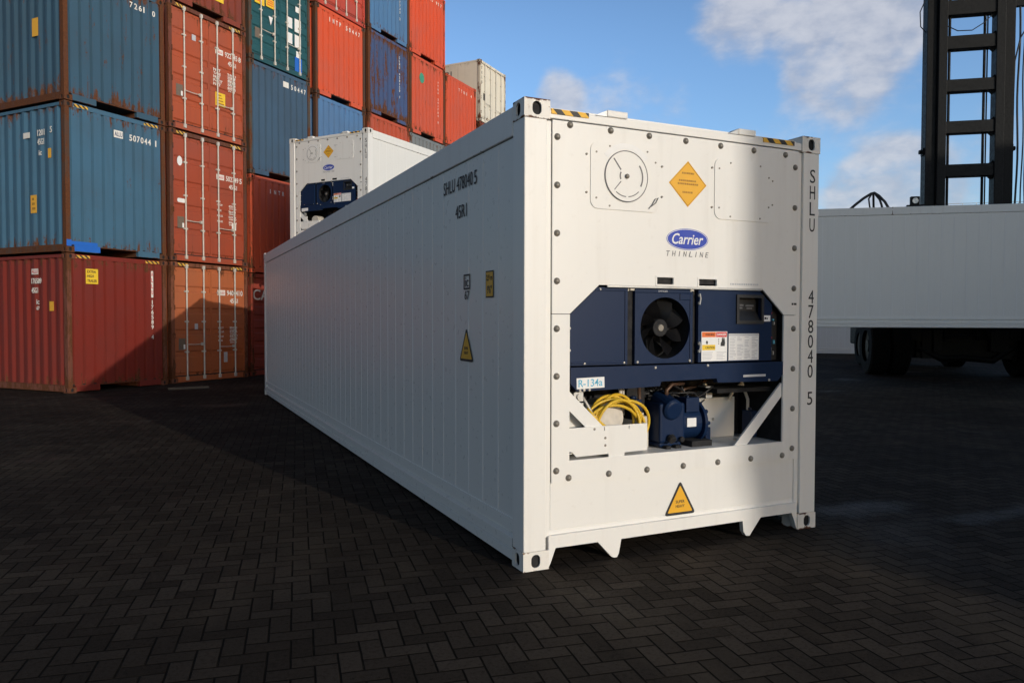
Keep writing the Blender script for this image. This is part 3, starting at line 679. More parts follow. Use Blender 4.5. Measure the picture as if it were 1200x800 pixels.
    for k in range(9):
        cx_ = 0.745+rnd.uniform(-0.035,0.05); cz_ = 0.865+rnd.uniform(-0.02,0.02); rx = 0.165+rnd.uniform(-0.03,0.055); rz = 0.155+rnd.uniform(-0.025,0.025); ph = rnd.uniform(-0.35,0.1); y_ = 0.06+0.016*k
        pts_ = []
        for q in range(36):
            a = 2*math.pi*q/36; px = rx*math.cos(a); pz = rz*math.sin(a)
            pts_.append((cx_+px*math.cos(ph)-pz*math.sin(ph), y_+0.018*math.sin(a*2+k), max(0.72, cz_+px*math.sin(ph)+pz*math.cos(ph))))
        mb.tube(pts_, 0.0105, 8, True)
    mb.tube([(0.50,0.08,0.98),(0.53,0.06,0.93),(0.60,0.055,0.87),(0.66,0.06,0.83)],0.0105,8)
    part('power_cable', mb, CABLE, t, 0, True)
    mb = MB(); mb.tube([(0.47,0.09,1.05),(0.50,0.08,1.0),(0.53,0.07,0.94),(0.57,0.06,0.90)],0.009,8); mb.tube([(0.83,0.2,1.1),(0.83,0.2,0.98)],0.014,8); mb.tube([(0.865,0.22,1.1),(0.865,0.22,0.9)],0.011,8)
    part('hose', mb, GALV, t, 0, True)
    # compressor
    cp = MB(); cp.box(1.12,0.14,0.70,1.335,0.40,0.975); cp.box(1.13,0.16,0.665,1.32,0.38,0.70)
    cpo = part('compressor', cp, NAVY, t, 0.025)
    mb = MB(); mb.cyl((1.215,0.12,0.93),(1.215,0.30,0.99),0.075,0.07,20); mb.cyl((1.215,0.105,0.925),(1.215,0.125,0.93),0.06,0.08,20); part('cylinder_head', mb, NAVY, cpo, 0.008)
    mb = MB(); mb.cyl((1.30,0.27,0.82),(1.50,0.27,0.82),0.125,0.12,28); part('motor', mb, NAVY, cpo, 0.008)
    mb = MB(); mb.cyl((1.50,0.27,0.82),(1.525,0.27,0.82),0.15,0.15,28); mb.dome((1.525,0.27,0.82),(1,0,0),0.12,0.05,24,4)
    for k in range(10): a = 2*math.pi*k/10; mb.cyl((1.52,0.27+0.133*math.cos(a),0.82+0.133*math.sin(a)),(1.545,0.27+0.133*math.cos(a),0.82+0.133*math.sin(a)),0.016,0.016,8)
    part('motor_bell', mb, NAVY, cpo, 0.004)
    mb = MB(); mb.box(1.352,0.15,0.90,1.468,0.30,1.005); mb.dome((1.40,0.20,1.005),(0,0,1),0.012,0.012); part('terminal_box', mb, NAVY, cpo, 0.006)
    mb = MB(); mb.box(1.352,0.140,0.80,1.432,0.146,0.862); cl = part('compressor_label', mb, LABW, cpo)
    mb = MB(); mb.box(1.16,0.12,0.655,1.20,0.40,0.68); mb.box(1.24,0.12,0.655,1.29,0.40,0.68); mb.box(1.38,0.12,0.655,1.56,0.38,0.70); mb.cyl((1.20,0.13,0.74),(1.20,0.10,0.72),0.03,0.03,12); mb.cyl((1.29,0.13,0.72),(1.29,0.11,0.72),0.02,0.02,10); part('compressor_foot', mb, DARK, cpo, 0.004)
    mb = MB(); mb.tube([(1.215,0.2,1.0),(1.215,0.2,1.06),(1.26,0.2,1.1),(1.40,0.25,1.1)],0.016,8); mb.tube([(1.42,0.35,0.98),(1.5,0.36,1.05),(1.62,0.36,1.06),(1.66,0.3,1.12)],0.014,8); mb.tube([(1.05,0.3,1.1),(1.06,0.3,0.9),(1.12,0.3,0.85)],0.014,8)
    part('refrigerant_pipe', mb, plain('dull_copper', (0.10,0.055,0.035), 0.5, 0.4), t, 0, True)
    rc = random.Random(11)
    for k in range(7):
        x_ = rc.uniform(0.95, 1.65); z_ = rc.uniform(0.98, 1.08); pp = [(x_, 0.2+0.03*k, z_)]
        for q in range(5): pp.append((pp[-1][0]+rc.uniform(-0.02,0.12), 0.2+0.03*k+rc.uniform(-0.03,0.03), min(1.1, max(0.93, pp[-1][2]+rc.uniform(-0.05,0.05)))))
        mb = MB().tube(pp, rc.choice((0.005, 0.007, 0.009)), 6); part('wiring', mb, BLACKP, t, 0, True)
    for x_, z_, w_, h_, mt in ((0.955,0.70,0.08,0.30,NAVY),(1.045,0.66,0.05,0.22,GALV),(1.60,0.98,0.06,0.09,ALU),(2.03,0.67,0.06,0.20,NAVY),(1.60,0.66,0.045,0.11,NAVY)):
        mb = MB(); mb.box(x_,0.24,z_,x_+w_,0.34,z_+h_); mb.cyl((x_+w_/2,0.29,z_+h_),(x_+w_/2,0.29,z_+h_+0.02),w_*0.3,None,10); part('valve_block', mb, mt, t, 0.005)
    mb = MB(); mb.box(1.66,0.40,0.66,2.01,0.45,0.965); part('heater_box', mb, WHITE, t, 0.004)
    mb = MB(); mb.dome((1.80,0.40,0.80),(0,-1,0),0.012,0.01); mb.tube([(1.92,0.36,0.95),(1.94,0.34,1.02),(2.0,0.3,1.08)],0.014,8); mb.tube([(2.05,0.3,0.66),(2.05,0.3,0.95),(1.98,0.3,1.1)],0.012,8); mb.box(1.86,0.2,0.658,1.91,0.24,0.672)
    part('drain_fitting', mb, GALV, t)
    for q in ((1.6,0.12,1.03,2.1,0.4,1.06),(0.95,0.3,0.66,1.1,0.45,1.1)):
        mb = MB(); mb.box(*q); part('coil_bracket', mb, DARK, t)
    return t

def vertical_number(t, chars, x, w, h, y=-0.0012):
    mes = []
    for ch, zt in chars:
        ww = w*(0.28 if ch in '1I' else 1.0)
        mes.append(text_mesh(ch, (x-ww/2, y, zt-h), X, Z, ww, h, 0, 0.0006, 0.0))
    o = link('container_number', join_meshes('container_number', mes), BLACKT, t); o['unique'] = 1
    return o
def post_number(t, letters, digits, check):
    ch = [(c, 2.664-0.1195*k) for k, c in enumerate(letters)] + [(c, 1.777-0.1105*k) for k, c in enumerate(digits)] + [(check, 1.022)]
    return vertical_number(t, ch, 2.372, 0.052, 0.098)

main = make_reefer('white refrigerated container standing alone in the foreground with cooling unit facing front')
post_number(main, 'SHLU', '478040', '5')
def side_mark(nm, me, mat, par=main):
    o = link(nm, me, mat, par); o['unique'] = 1; return o
xs = 0.0085
side_mark('side_number', join_meshes('side_number', [text_mesh('SHLU',(xs,1.445,2.512),-Y,Z,0.245,0.098), text_mesh('478040',(xs,1.165,2.508),-Y,Z,0.31,0.098), text_mesh('5',(xs,0.825,2.505),-Y,Z,0.05,0.098)]), BLACKT)
side_mark('side_number', text_mesh('45R1',(xs,1.19,2.302),-Y,Z,0.225,0.096), BLACKT)
u = side_mark('railway_mark', plate_mesh([rect(-1.024,1.772,-0.902,1.882), rect(-1.012,1.784,-0.914,1.870)], (xs,0,0), -Y, Z, 0.001), BLACKT)
side_mark('mark_lettering', join_meshes('mark_lettering', [text_mesh('ic',(xs,1.000,1.792),-Y,Z,0.072,0.068), text_mesh('67',(xs,1.005,1.700),-Y,Z,0.09,0.062)]), BLACKT, u)
hs = side_mark('height_sticker', plate_mesh([rect(-0.614,1.703,-0.484,1.884)], (xs,0,0), -Y, Z, 0.001), BLACKT)
side_mark('sticker_field', plate_mesh([rect(-0.606,1.712,-0.492,1.875)], (xs-0.0008,0,0), -Y, Z, 0.001), YEL, hs)
side_mark('sticker_lettering', text_mesh('2,9 m',(xs-0.0016,0.598,1.812),-Y,Z,0.098,0.045,0,.0006,.02), BLACKT, hs)
side_mark('sticker_lettering', text_mesh("9'6\"",(xs-0.0016,0.585,1.730),-Y,Z,0.075,0.055,0,.0006,.02), BLACKT, hs)
def rpoly(p, r, n=4):
    out = []; N = len(p)
    for i in range(N):
        a, b, c = Vector(p[i-1]+(0,)), Vector(p[i]+(0,)), Vector(p[(i+1)%N]+(0,))
        q0 = b+(a-b).normalized()*r; q1 = b+(c-b).normalized()*r
        for k in range(n+1):
            s = k/n; q = q0*(1-s)**2 + b*2*s*(1-s) + q1*s*s; out.append((q.x,q.y))
    return out
ts = side_mark('warning_triangle', plate_mesh([rpoly([(-1.105,1.250),(-0.835,1.250),(-0.97,1.498)],0.03)], (xs,0,0), -Y, Z, 0.001), BLACKT)
side_mark('triangle_field', plate_mesh([rpoly([(-1.077,1.268),(-0.863,1.268),(-0.97,1.464)],0.012)], (xs-0.0008,0,0), -Y, Z, 0.001), YEL, ts)
side_mark('triangle_print', join_meshes('triangle_print', [text_mesh('SUPER',(xs-0.0016,1.008,1.335),-Y,Z,0.076,0.022,0,.0006,.01), text_mesh('HEAVY',(xs-0.0016,1.008,1.302),-Y,Z,0.076,0.022,0,.0006,.01)]), BLACKT, ts)

# ---- the other white containers of the same kind
TH = 0.6378
reefer_group = 'white refrigerated containers'
main['group'] = reefer_group
bx, by, bz = 0.981, 15.076, TH - math.pi/2
upper = copy_thing(main, 'white refrigerated container stacked behind the main one, its blue cooling unit half hidden', (bx, by, 3.06), bz, skip=('power_cable', 'hose', 'hydraulic_hose'))
post_number(upper, 'SHLU', '478126', '3')
copy_thing(main, 'white refrigerated container on the ground under the stacked one, hidden behind the main container', (bx, by, 0), bz)
# carried by the lift truck
PH = R(-37.8); E1 = Vector((math.cos(PH), math.sin(PH), 0)); NN = Vector((math.sin(PH), -math.cos(PH), 0))
B0 = Vector((14.363, 7.923, 0)); MC = B0 - NN*3.5 + E1*2.1          # mast centre on the ground
corner = B0 + E1*(2.1 + 6.096)
carried = copy_thing(main, 'white container lifted off the ground by the dark lift truck at right', (corner.x, corner.y, 1.360), R(52.2))
far_c = CP + (look_dir(1100, 415) * 32.0); fc = Vector((far_c.x, far_c.y, 0)) + E1*9.0
copy_thing(main, 'distant white container on the ground seen under the lifted container', (33.1, 15.6, 0), R(52.2))

# ================================================================== dry containers in the stack
def dry_container(label, h, col, end, loc, rz, group=None, rust=0.25, postcol=None, haz=False, rods=True, dirt=0.3, flat_side=False):
    t = thing('shipping_container', label, 'shipping container', loc, rz, group)
    key = 'p%.3f_%.3f_%.3f_%.2f' % (col[0], col[1], col[2], rust)
    P = paint('paint_' + key, col, 0.55, rust, dirt, [x*0.35+0.02 for x in col], 0.5, 0.3, 0.5)
    pc = postcol or col
    PP = paint('post_%.3f_%.3f_%.3f_%.2f' % (pc[0], pc[1], pc[2], rust), pc, 0.65, min(1, rust+0.45), dirt+0.15, (0.05,0.035,0.025), 0.3, 0.25, 0.2)
    for sx in (0, 1):
        for sy in (0, 1):
            for sz in (1, -1):
                k = (sx, sy, sz, round(h, 3))
                if k not in CAST: CAST[k] = casting_mesh(-1 if sx else 1, -1 if sy else 1, sz, CL, h-0.006)
                link('corner_casting', CAST[k], PP, t)
            mb = MB(); x0 = 0 if not sx else CW-0.10; y0 = 0 if not sy else CL-0.12
            mb.box(x0, y0, 0.118, x0+0.10, y0+0.12, h-0.118)
            part('corner_post', mb, PP, t, 0.006)
        # corrugated long side
        xo = 0.012 if not sx else CW-0.012; xi = 0.048 if not sx else CW-0.048
        path = []; y = 0.12
        while y < CL-0.12-0.27:
            path += [(xi, y, 0.16), (xi, y+0.072, 0.16), (xo, y+0.140, 0.16), (xo, y+0.212, 0.16)]; y += 0.2785
        path.append((xi, CL-0.12, 0.16))
        if flat_side: path = [(0.014 if not sx else CW-0.014, 0.12, 0.16), (0.014 if not sx else CW-0.014, CL-0.12, 0.16)]
        part('side_panel', MB().sheet(path, (0, 0, h-0.16-0.085)), P, t)
        mb = MB(); a, b = sorted((0.0 if not sx else CW, 0.06 if not sx else CW-0.06))
        mb.box(a, 0.12, h-0.09, b, CL-0.12, h-0.02); part('top_rail', mb, P, t, 0.004)
        mb = MB(); mb.box(a, 0.12, 0.02, b, CL-0.12, 0.165); part('bottom_rail', mb, PP, t, 0.004)
    path = []; y = 0.1
    while y < CL-0.3: path += [(0.05, y, h-0.05), (0.05, y+0.06, h-0.05), (0.05, y+0.1, h-0.03), (0.05, y+0.16, h-0.03)]; y += 0.2
    part('roof', MB().sheet(path, (CW-0.1, 0, 0)), P, t)
    mb = MB(); mb.box(0.06, 0.02, 0.145, CW-0.06, CL-0.05, 0.175); 
    for k in range(14): mb.box(0.06, 2.6+k*0.65, 0.04, CW-0.06, 2.66+k*0.65, 0.145)
    part('floor', mb, DARK, t)
    mb = MB(); mb.box(0.10, CL-0.06, 0.16, CW-0.10, CL-0.02, h-0.10); part('rear_wall', mb, P, t)
    mb = MB(); mb.box(0.174, 0.006, h-0.112, CW-0.174, 0.09, h-0.012); part('header', mb, P if end != 'door' else PP, t, 0.004)
    if haz:
        for x0, x1 in ((0.20, 0.52), (CW-0.56, CW-0.20)):
            mb = MB(); mb.box(x0, 0.001, h-0.092, x1, 0.012, h-0.030); part('hazard_stripe', mb, HAZW, t)
    if end == 'wall':
        path = []; x = 0.10; n = 9; pw = (CW-0.2)/n
        for k in range(n):
            path += [(x, 0.066, 0.15), (x+pw*0.09, 0.066, 0.15), (x+pw*0.20, 0.012, 0.15), (x+pw*0.89, 0.012, 0.15), (x+pw, 0.066, 0.15)]; x += pw
        part('end_wall', MB().sheet(path, (0, 0, h-0.15-0.10)), P, t)
        for x0, x1 in ((0.174, 0.72), (1.70, CW-0.174)):
            mb = MB(); mb.box(x0, 0.008, 0.02, x1, 0.09, 0.155); part('end_sill', mb, P, t, 0.004)
        mb = MB(); mb.box(0.72, 0.012, 0.135, 1.70, 0.09, 0.158); mb.box(0.70,0.09,0.02,0.72,3.2,0.145); mb.box(1.70,0.09,0.02,1.72,3.2,0.145)
        part('gooseneck_tunnel', mb, PP, t)
    else:
        mb = MB(); mb.box(0.174, 0.004, 0.012, CW-0.174, 0.10, 0.150); part('door_sill', mb, P, t, 0.004)
        z0, z1 = 0.165, h-0.125
        for sx in (0, 1):
            x0 = 0.105 + sx*1.118; x1 = x0+1.11
            path = []
            H_ = z1-z0; bands = {'door': 5, 'flat': 1}.get(end, 7)
            path.append((x0, 0.052, z0))
            for k in range(bands):
                a = z0 + H_*k/bands; b = z0 + H_*(k+1)/bands
                path += [(x0, 0.052, a+0.05), (x0, 0.024, a+0.085), (x0, 0.024, b-0.085), (x0, 0.052, b-0.05)]
            path.append((x0, 0.052, z1))
            mb = MB().sheet(path, (x1-x0, 0, 0))
            mb.box(x0, 0.022, z0, x0+0.035, 0.056, z1); mb.box(x1-0.035, 0.022, z0, x1, 0.056, z1)
            dr = part('door', mb, P, t)
            mb = MB(); xg = x1 if sx == 0 else x0
            mb.box(xg-0.016, 0.03, z0, xg+0.016, 0.05, z1); part('door_gasket', mb, DARK, dr)
            bars = (0.34, 0.86) if sx == 0 else (0.24, 0.76)
            if rods:
                for bxx in bars:
                    X0 = x0+bxx
                    mb = MB(); mb.cyl((X0, -0.012, 0.055), (X0, -0.012, h-0.055), 0.019, 0.019, 10)
                    for zz in (0.105, h-0.10): mb.box(X0-0.035, -0.03, zz-0.045, X0+0.035, 0.012, zz+0.045)
                    for f in (0.22, 0.5, 0.78): mb.box(X0-0.05, -0.02, z0+H_*f-0.02, X0+0.05, 0.03, z0+H_*f+0.02)
                    part('locking_bar', mb, GALV, dr)
                zz = z0+H_*(0.29 if sx == 0 else 0.26)
                mb = MB(); mb.tube([(x0+bars[0], -0.04, zz), (x0+bars[0]+0.2, -0.045, zz-0.01), (x0+bars[1]-0.02, -0.04, zz)], 0.011, 6)
                mb.box(x0+bars[1]-0.1, -0.05, zz-0.035, x0+bars[1]-0.03, 0.0, zz+0.035)
                part('door_handle', mb, GALV, dr)
            for f in (0.1, 0.37, 0.63, 0.9):
                mb = MB(); xh = 0.088 if sx == 0 else CW-0.088
                mb.cyl((xh, -0.008, z0+H_*f-0.06), (xh, -0.008, z0+H_*f+0.06), 0.016, 0.016, 8); part('door_hinge', mb, PP, dr)
    t['h'] = h
    return t
CAST = {}
def end_text(t, s, x, z, w, h, mat=WHITET, y=-0.001, nm='lettering', par=None):
    return link(nm, text_mesh(s, (x, y, z), X, Z, w, h, 0, 0.0015, 0.015), mat, par or t)
def end_spaced(t, s, x0, x1, z, h, y=0.006, mat=WHITET):
    n = len(s); mes = []
    for k, ch in enumerate(s):
        if ch == ' ': continue
        mes.append(text_mesh(ch, (x0+(x1-x0)*k/n, y, z), X, Z, 0.075 if ch not in '1I' else 0.03, h, 0, 0.0015, 0.02))
    return link('lettering', join_meshes('lettering', mes), mat, t)
def end_vertical(t, s, x, z_top, step, w, h, y=0.006, mat=WHITET):
    mes = []
    for k, ch in enumerate(s):
        if ch == ' ': continue
        ww = w*(0.35 if ch in '1I' else 1); mes.append(text_mesh(ch, (x-ww/2, y, z_top-step*k-h), X, Z, ww, h, 0, 0.0015, 0.02))
    return link('lettering', join_meshes('lettering', mes), mat, t)
def end_panel(t, x0, z0, x1, z1, mat, y=0.004, nm='placard'):
    mb = MB(); mb.box(x0, y, z0, x1, y+0.003, z1); return part(nm, mb, mat, t)
def side_panel_mark(t, y0, y1, z0, z1, mat, nm='placard'):
    mb = MB(); mb.box(0.007, y0, z0, 0.0105, y1, z1); return part(nm, mb, mat, t)
def side_text(t, s, y, z, w, h, mat=WHITET):
    return link('lettering', text_mesh(s, (0.008, y, z), -Y, Z, w, h, 0, 0.0015, 0.02), mat, t)

X0, Y0, TA = -3.689, 14.02, 0.678
TOFF = [(0.0, 0.0), (0.21, 0.10), (0.45, 0.22), (0.683, 0.21), (0.818, 0.18), (0.93, 0.22), (1.042, 0.244), (1.434, 0.26)]
HTS = [[2.944, 3.144, 2.9], [2.961, 3.182, 3.042, 2.8], [2.828, 2.693, 3.102, 2.8], [2.795, 2.795, 2.795, 2.731, 2.8],
       [2.819, 2.819, 2.819, 2.789, 2.8], [2.788, 2.788, 2.788, 2.892, 2.70], [2.825, 2.825, 2.825, 2.762], [2.50, 2.50, 2.50, 2.52, 2.63]]
def slot(c, tier):
    s = c*CW + TOFF[c][0]; d = TOFF[c][1]
    return (X0 + s*math.cos(TA) - d*math.sin(TA), Y0 + s*math.sin(TA) + d*math.cos(TA), sum(HTS[c][:tier])), HTS[c][tier]-0.022
GRP = 'containers in the tall coloured stack'
def stacked(c, tier, label, col, end, **kw):
    loc, h = slot(c, tier)
    return dry_container(label, h, col, end, loc, TA, kw.pop('group', GRP), **kw)
RED = (0.19, 0.022, 0.014); BLUE = (0.058, 0.135, 0.235); ORG = (0.40, 0.085, 0.035); VERM = (0.64, 0.088, 0.03)
RUSTP = (0.085, 0.045, 0.03)
# column nearest the camera
a1 = stacked(0, 0, 'dark red container on the ground at the left corner of the stack, square yellow sticker', RED, 'wall', rust=0.26, postcol=(0.17,0.06,0.04), haz=True)
a2 = stacked(0, 1, 'mid blue container with a bright blue repaired corner, above the dark red one', (0.054, 0.138, 0.225), 'wall', rust=0.3, postcol=RUSTP, haz=True)
a3 = stacked(0, 2, 'dark blue container cut off by the top left corner of the photo', (0.041, 0.097, 0.155), 'wall', rust=0.4, postcol=(0.10,0.04,0.025))
end_panel(a1, 0.42, 2.30, 0.70, 2.62, YELL); 
link('placard_lettering', join_meshes('x', [text_mesh(s_, (0.45, 0.0025, z_), X, Z, w_, 0.06, 0, .001, .02) for s_, z_, w_ in (('EXTRA',2.53,0.20),('HIGH',2.435,0.15),('TRAILER',2.335,0.22))]), BLACKT, a1)
end_panel(a1, 2.02, 2.05, 2.075, 2.66, WHITET)
end_vertical(a1, 'ALLU', 2.046, 2.64, 0.14, 0.04, 0.10, 0.0025, REDL)
end_vertical(a1, '176589 4', 2.046, 1.99, 0.115, 0.06, 0.095)
side_panel_mark(a1, 0.965, 1.19, 2.50, 2.62, WHITET); side_text(a1, 'ALLU', 1.18, 2.525, 0.2, 0.075, RED and REDL)
side_text(a1, '176589', 1.20, 2.30, 0.34, 0.12); side_text(a1, '45G1', 1.20, 2.10, 0.22, 0.12); side_text(a1, 'ic', 1.04, 1.86, 0.10, 0.11); side_text(a1, '67', 1.04, 1.74, 0.10, 0.08)
side_panel_mark(a1, 0.46, 0.60, 1.72, 1.92, YEL)
side_panel_mark(a2, 1.18, 1.40, 2.46, 2.58, WHITET); side_text(a2, '1201', 0.92, 2.47, 0.24, 0.13); side_text(a2, '5', 0.50, 2.50, 0.07, 0.13); side_text(a2, '45G1', 0.92, 2.28, 0.22, 0.13); side_text(a2, 'ic', 0.88, 2.06, 0.10, 0.11)
side_panel_mark(a2, 0.47, 0.57, 1.98, 2.18, YEL); p_ = side_panel_mark(a2, 0.98, 1.18, 0.86, 1.24, YEL)
mb = MB()
for k in range(3): mb.box(0.005, 1.02+0.02*k, 0.93+0.1*k, 0.0068, 1.13, 0.98+0.1*k)
part('placard_print', mb, YELD, p_)
end_panel(a2, 1.12, 2.60, 1.34, 2.76, WHITET); end_text(a2, 'ALLU', 1.135, 2.63, 0.19, 0.10, plain('ink_blue', (0.03,0.06,0.16), 0.6), 0.0015); end_spaced(a2, '507044 1', 1.50, 2.27, 2.60, 0.14)
end_panel(a2, -0.002, 0.125, 0.105, 0.26, paint('bright_blue', (0.015, 0.13, 0.55), 0.45, 0, 0.1), -0.0105, 'repair_patch'); mb = MB(); mb.box(0.176, 0.002, 0.03, 0.76, 0.0075, 0.158); mb.box(0.105,0.006,0.16,0.70,0.0095,0.235); part('repair_patch', mb, paint('bright_blue', (0.015,0.13,0.55)), a2)
p_ = side_panel_mark(a3, 0.84, 1.04, 1.42, 1.80, YEL); side_text(a3, 'ic', 0.86, 2.42, 0.10, 0.12); side_panel_mark(a3, 0.50, 0.60, 2.42, 2.56, YEL)
end_spaced(a3, '7261 0', 1.55, 2.25, 2.43, 0.13)
# doors column
def door_marks(t, num, check, style):
    end_panel(t, 1.43, 2.165, 1.68, 2.30, WHITET, 0.019); end_text(t, 'ALLU', 1.48, 2.205, 0.17, 0.06, REDL, 0.0165)
    end_text(t, num, 1.74, 2.165, 0.42, 0.135, y=0.0195); end_text(t, check, 2.20, 2.165, 0.075, 0.135, y=0.0195); end_text(t, '45G1', 1.84, 1.97, 0.27, 0.12, y=0.0195)
    mes = []; rr = random.Random(sum(map(ord, num)))
    rows = {'a': [1.72,1.63,1.54,1.45,1.36], 'b': [1.50,1.36,1.22,1.08], 'c': [1.30,1.20,1.08,0.98]}[style]
    for z_ in rows:
        mes.append(text_mesh(rr.choice(['MAX.GR.','TARE','NET','CU.CAP.']), (1.36 if style=='a' else 1.44, 0.0195, z_), X, Z, (0.30 if style=='a' else 0.2)*rr.uniform(.7,1), 0.05 if style != 'a' else 0.07, 0, .001, .02))
        mes.append(text_mesh(str(rr.randint(20000,67200)), (1.82, 0.0195, z_), X, Z, 0.28*rr.uniform(.85,1), 0.055, 0, .001, .02))
        mes.append(text_mesh(str(rr.randint(2000,30480)), (1.84, 0.0195, z_-0.055), X, Z, 0.25*rr.uniform(.85,1), 0.045, 0, .001, .02))
    link('weight_panel', join_meshes('weight_panel', mes), WHITET, t)
    mb = MB(); mb.box(0.22, 0.0185, 0.80, 0.42, 0.023, 1.08); pl = part('data_plate', mb, plain('plate_brown', (0.17,0.13,0.10), 0.5), t); mb = MB(); mb.box(0.36,0.0165,0.82,0.41,0.0184,0.93); part('plate_tag', mb, LABW, pl)
b1 = stacked(1, 0, 'orange container on the ground with two door leaves and four white locking bars', (0.450, 0.122, 0.041), 'door', postcol=(0.2,0.07,0.04), rust=0.2, haz=True)
b2 = stacked(1, 1, 'red brown door container with a white oval sticker, second in its column', (0.360, 0.068, 0.031), 'door', postcol=(0.13,0.05,0.035), rust=0.2, haz=True)
b3 = stacked(1, 2, 'orange red door container with a yellow placard right of centre, third in its column', (0.396, 0.081, 0.033), 'door', postcol=(0.15,0.05,0.035), rust=0.22, haz=True)
b4 = stacked(1, 3, 'brown red corrugated container at the top photo edge above the door containers', (0.234, 0.045, 0.024), 'wall', rust=0.3, postcol=(0.13,0.05,0.03))
door_marks(b1, '940141', '0', 'c'); door_marks(b2, '502749', '5', 'b'); door_marks(b3, '922145', '8', 'a')
for t_ in (b2,): 
    link('oval_sticker', plate_mesh([ellipse(0.30, 2.42, 0.075, 0.115, 24)], (0,0.0195,0), X, Z, 0.002), LABW, t_)
    link('oval_sticker', plate_mesh([rrect(0.22,1.42,0.46,1.52,0.045)], (0,0.0195,0), X, Z, 0.002), LABW, t_)
    end_panel(t_, 1.93, 0.92, 2.07, 1.10, LABW, 0.019)
end_panel(b3, 1.42, 0.86, 1.74, 1.20, YELL, 0.019); end_panel(b3, 0.70, 2.26, 0.82, 2.40, LABG, 0.019)
mb = MB()
for k in range(4): mb.box(1.46,0.0165,0.91+0.07*k,1.70-0.03*k,0.0185,0.94+0.07*k)
part('placard_print', mb, YELD, b3)
end_panel(b1, 0.70, 1.30, 0.80, 1.44, LABG, 0.019); end_panel(b1, 1.62, 0.44, 1.74, 0.70, LABG, 0.019)
p_ = end_panel(b4, 1.42, 0.45, 1.70, 0.95, YELL)
# third column
c1 = stacked(2, 0, 'dark red container on the ground lettered CAI, mostly behind the foreground container', (0.324, 0.054, 0.032), 'band', rust=0.15, rods=False)
link('lettering', text_mesh('CAI', (0.09, 0.018, 2.08), X, Z, 0.66, 0.29, 0, 0.002, 0.01), WHITET, c1)
c2 = stacked(2, 1, 'orange red corrugated container above the one lettered CAI', (0.504, 0.081, 0.032), 'wall', rust=0.1)
c3 = stacked(2, 2, 'slate blue corrugated container under the teal door container', (0.052, 0.101, 0.167), 'wall', rust=0.2, postcol=(0.08,0.07,0.06))
c4_ = stacked(2, 3, 'teal container with door leaves carrying white placards and a blue patch', (0.019, 0.090, 0.108), 'band', rust=0.14, postcol=(0.07,0.06,0.05))
end_spaced(c2, 'INTR 5047', 0.75, 2.2, 2.24, 0.12)
end_panel(c3, 1.30, 2.66, 1.52, 2.82, WHITET); end_spaced(c3, '50447', 1.62, 2.3, 2.66, 0.14)
for x0, z0, x1, z1 in ((1.46,1.32,1.70,1.62),(1.80,1.28,2.06,1.66),(1.46,0.88,1.70,1.18),(1.80,0.84,2.06,1.20),(1.84,1.86,2.02,2.02),(1.86,0.56,2.02,0.74)): end_panel(c4_, x0, z0, x1, z1, LABW, 0.018)
end_panel(c4_, 1.80, 0.12, 2.10, 0.56, paint('bright_blue', (0.015,0.13,0.55)), 0.018, 'blue_patch')
p1 = end_panel(c4_, 0.24, 1.36+.20, 0.60, 1.72+.20, YELL, 0.018); p2 = end_panel(c4_, 0.66, 1.42+.18, 0.98, 1.66+.18, YELL, 0.018)
for (x0, z0), pp in (((0.27, 1.62), p1), ((0.69, 1.65), p2)):
    mb = MB()
    for k in range(3): mb.box(x0+0.02*k, 0.016, z0+0.06*k, x0+0.24, 0.0175, z0+0.035+0.06*k)
    part('placard_print', mb, ORANGE, pp)
link('arrow_mark', plate_mesh([[(0.76,1.36),(0.92,1.36),(0.84,1.12)]], (0,0.018,0), X, Z, 0.002), LABW, c4_)
mb = MB(); mb.box(0.24,0.018,0.62,0.42,0.022,0.90); part('data_plate', mb, plain('plate_brown', (0.17,0.13,0.10)), c4_)
# fourth
d3 = stacked(3, 2, 'light blue corrugated container under the vermilion one, above the stacked white container', (0.086, 0.198, 0.396), 'wall', rust=0.1, postcol=RUSTP)
d4 = stacked(3, 3, 'vermilion corrugated container between the light blue one and the red door container', VERM, 'wall', rust=0.08, postcol=RUSTP)
d5 = stacked(3, 4, 'bright red container with white door bars at the top photo edge', (0.468, 0.063, 0.041), 'door', rust=0.1)
end_spaced(d4, 'INTP 50447', 0.65, 2.25, 2.34, 0.14)
# fifth
e3 = stacked(4, 2, 'orange corrugated container with scraped paint just above the roof of the white container', (0.468, 0.081, 0.036), 'wall', rust=0.3)
e4 = stacked(4, 3, 'navy corrugated container heavily streaked with rust', (0.054, 0.090, 0.211), 'wall', rust=0.60, postcol=RUSTP)
e5 = stacked(4, 4, 'bright blue corrugated container above the rusty navy one', (0.077, 0.189, 0.378), 'wall', rust=0.25, postcol=RUSTP)
end_vertical(e4, 'CLHU 458120 7', 1.82, 2.35, 0.115, 0.05, 0.085); end_vertical(e5, 'CLHU 417733 2', 1.85, 2.3, 0.115, 0.05, 0.085)
# sixth
f3 = stacked(5, 2, 'grey corrugated container under the container with the green spot', (0.198, 0.216, 0.225), 'wall', rust=0.2)
f4 = stacked(5, 3, 'vermilion container with a round green spot and rust runs', (0.612, 0.086, 0.032), 'wall', rust=0.3, postcol=RUSTP)
f5 = stacked(5, 4, 'vermilion container topping the right end of the tallest columns', (0.630, 0.083, 0.029), 'wall', rust=0.05)
link('round_mark', plate_mesh([ellipse(0.78, 2.13, 0.16, 0.19, 24)], (0,0.006,0), X, Z, 0.002), plain('spot_green', (0.05,0.30,0.19), 0.5), f4)
end_vertical(f4, 'TTNU 301764 0', 1.92, 2.30, 0.125, 0.05, 0.085); end_spaced(f5, 'TTNU 917', 1.0, 2.25, 2.30, 0.12)
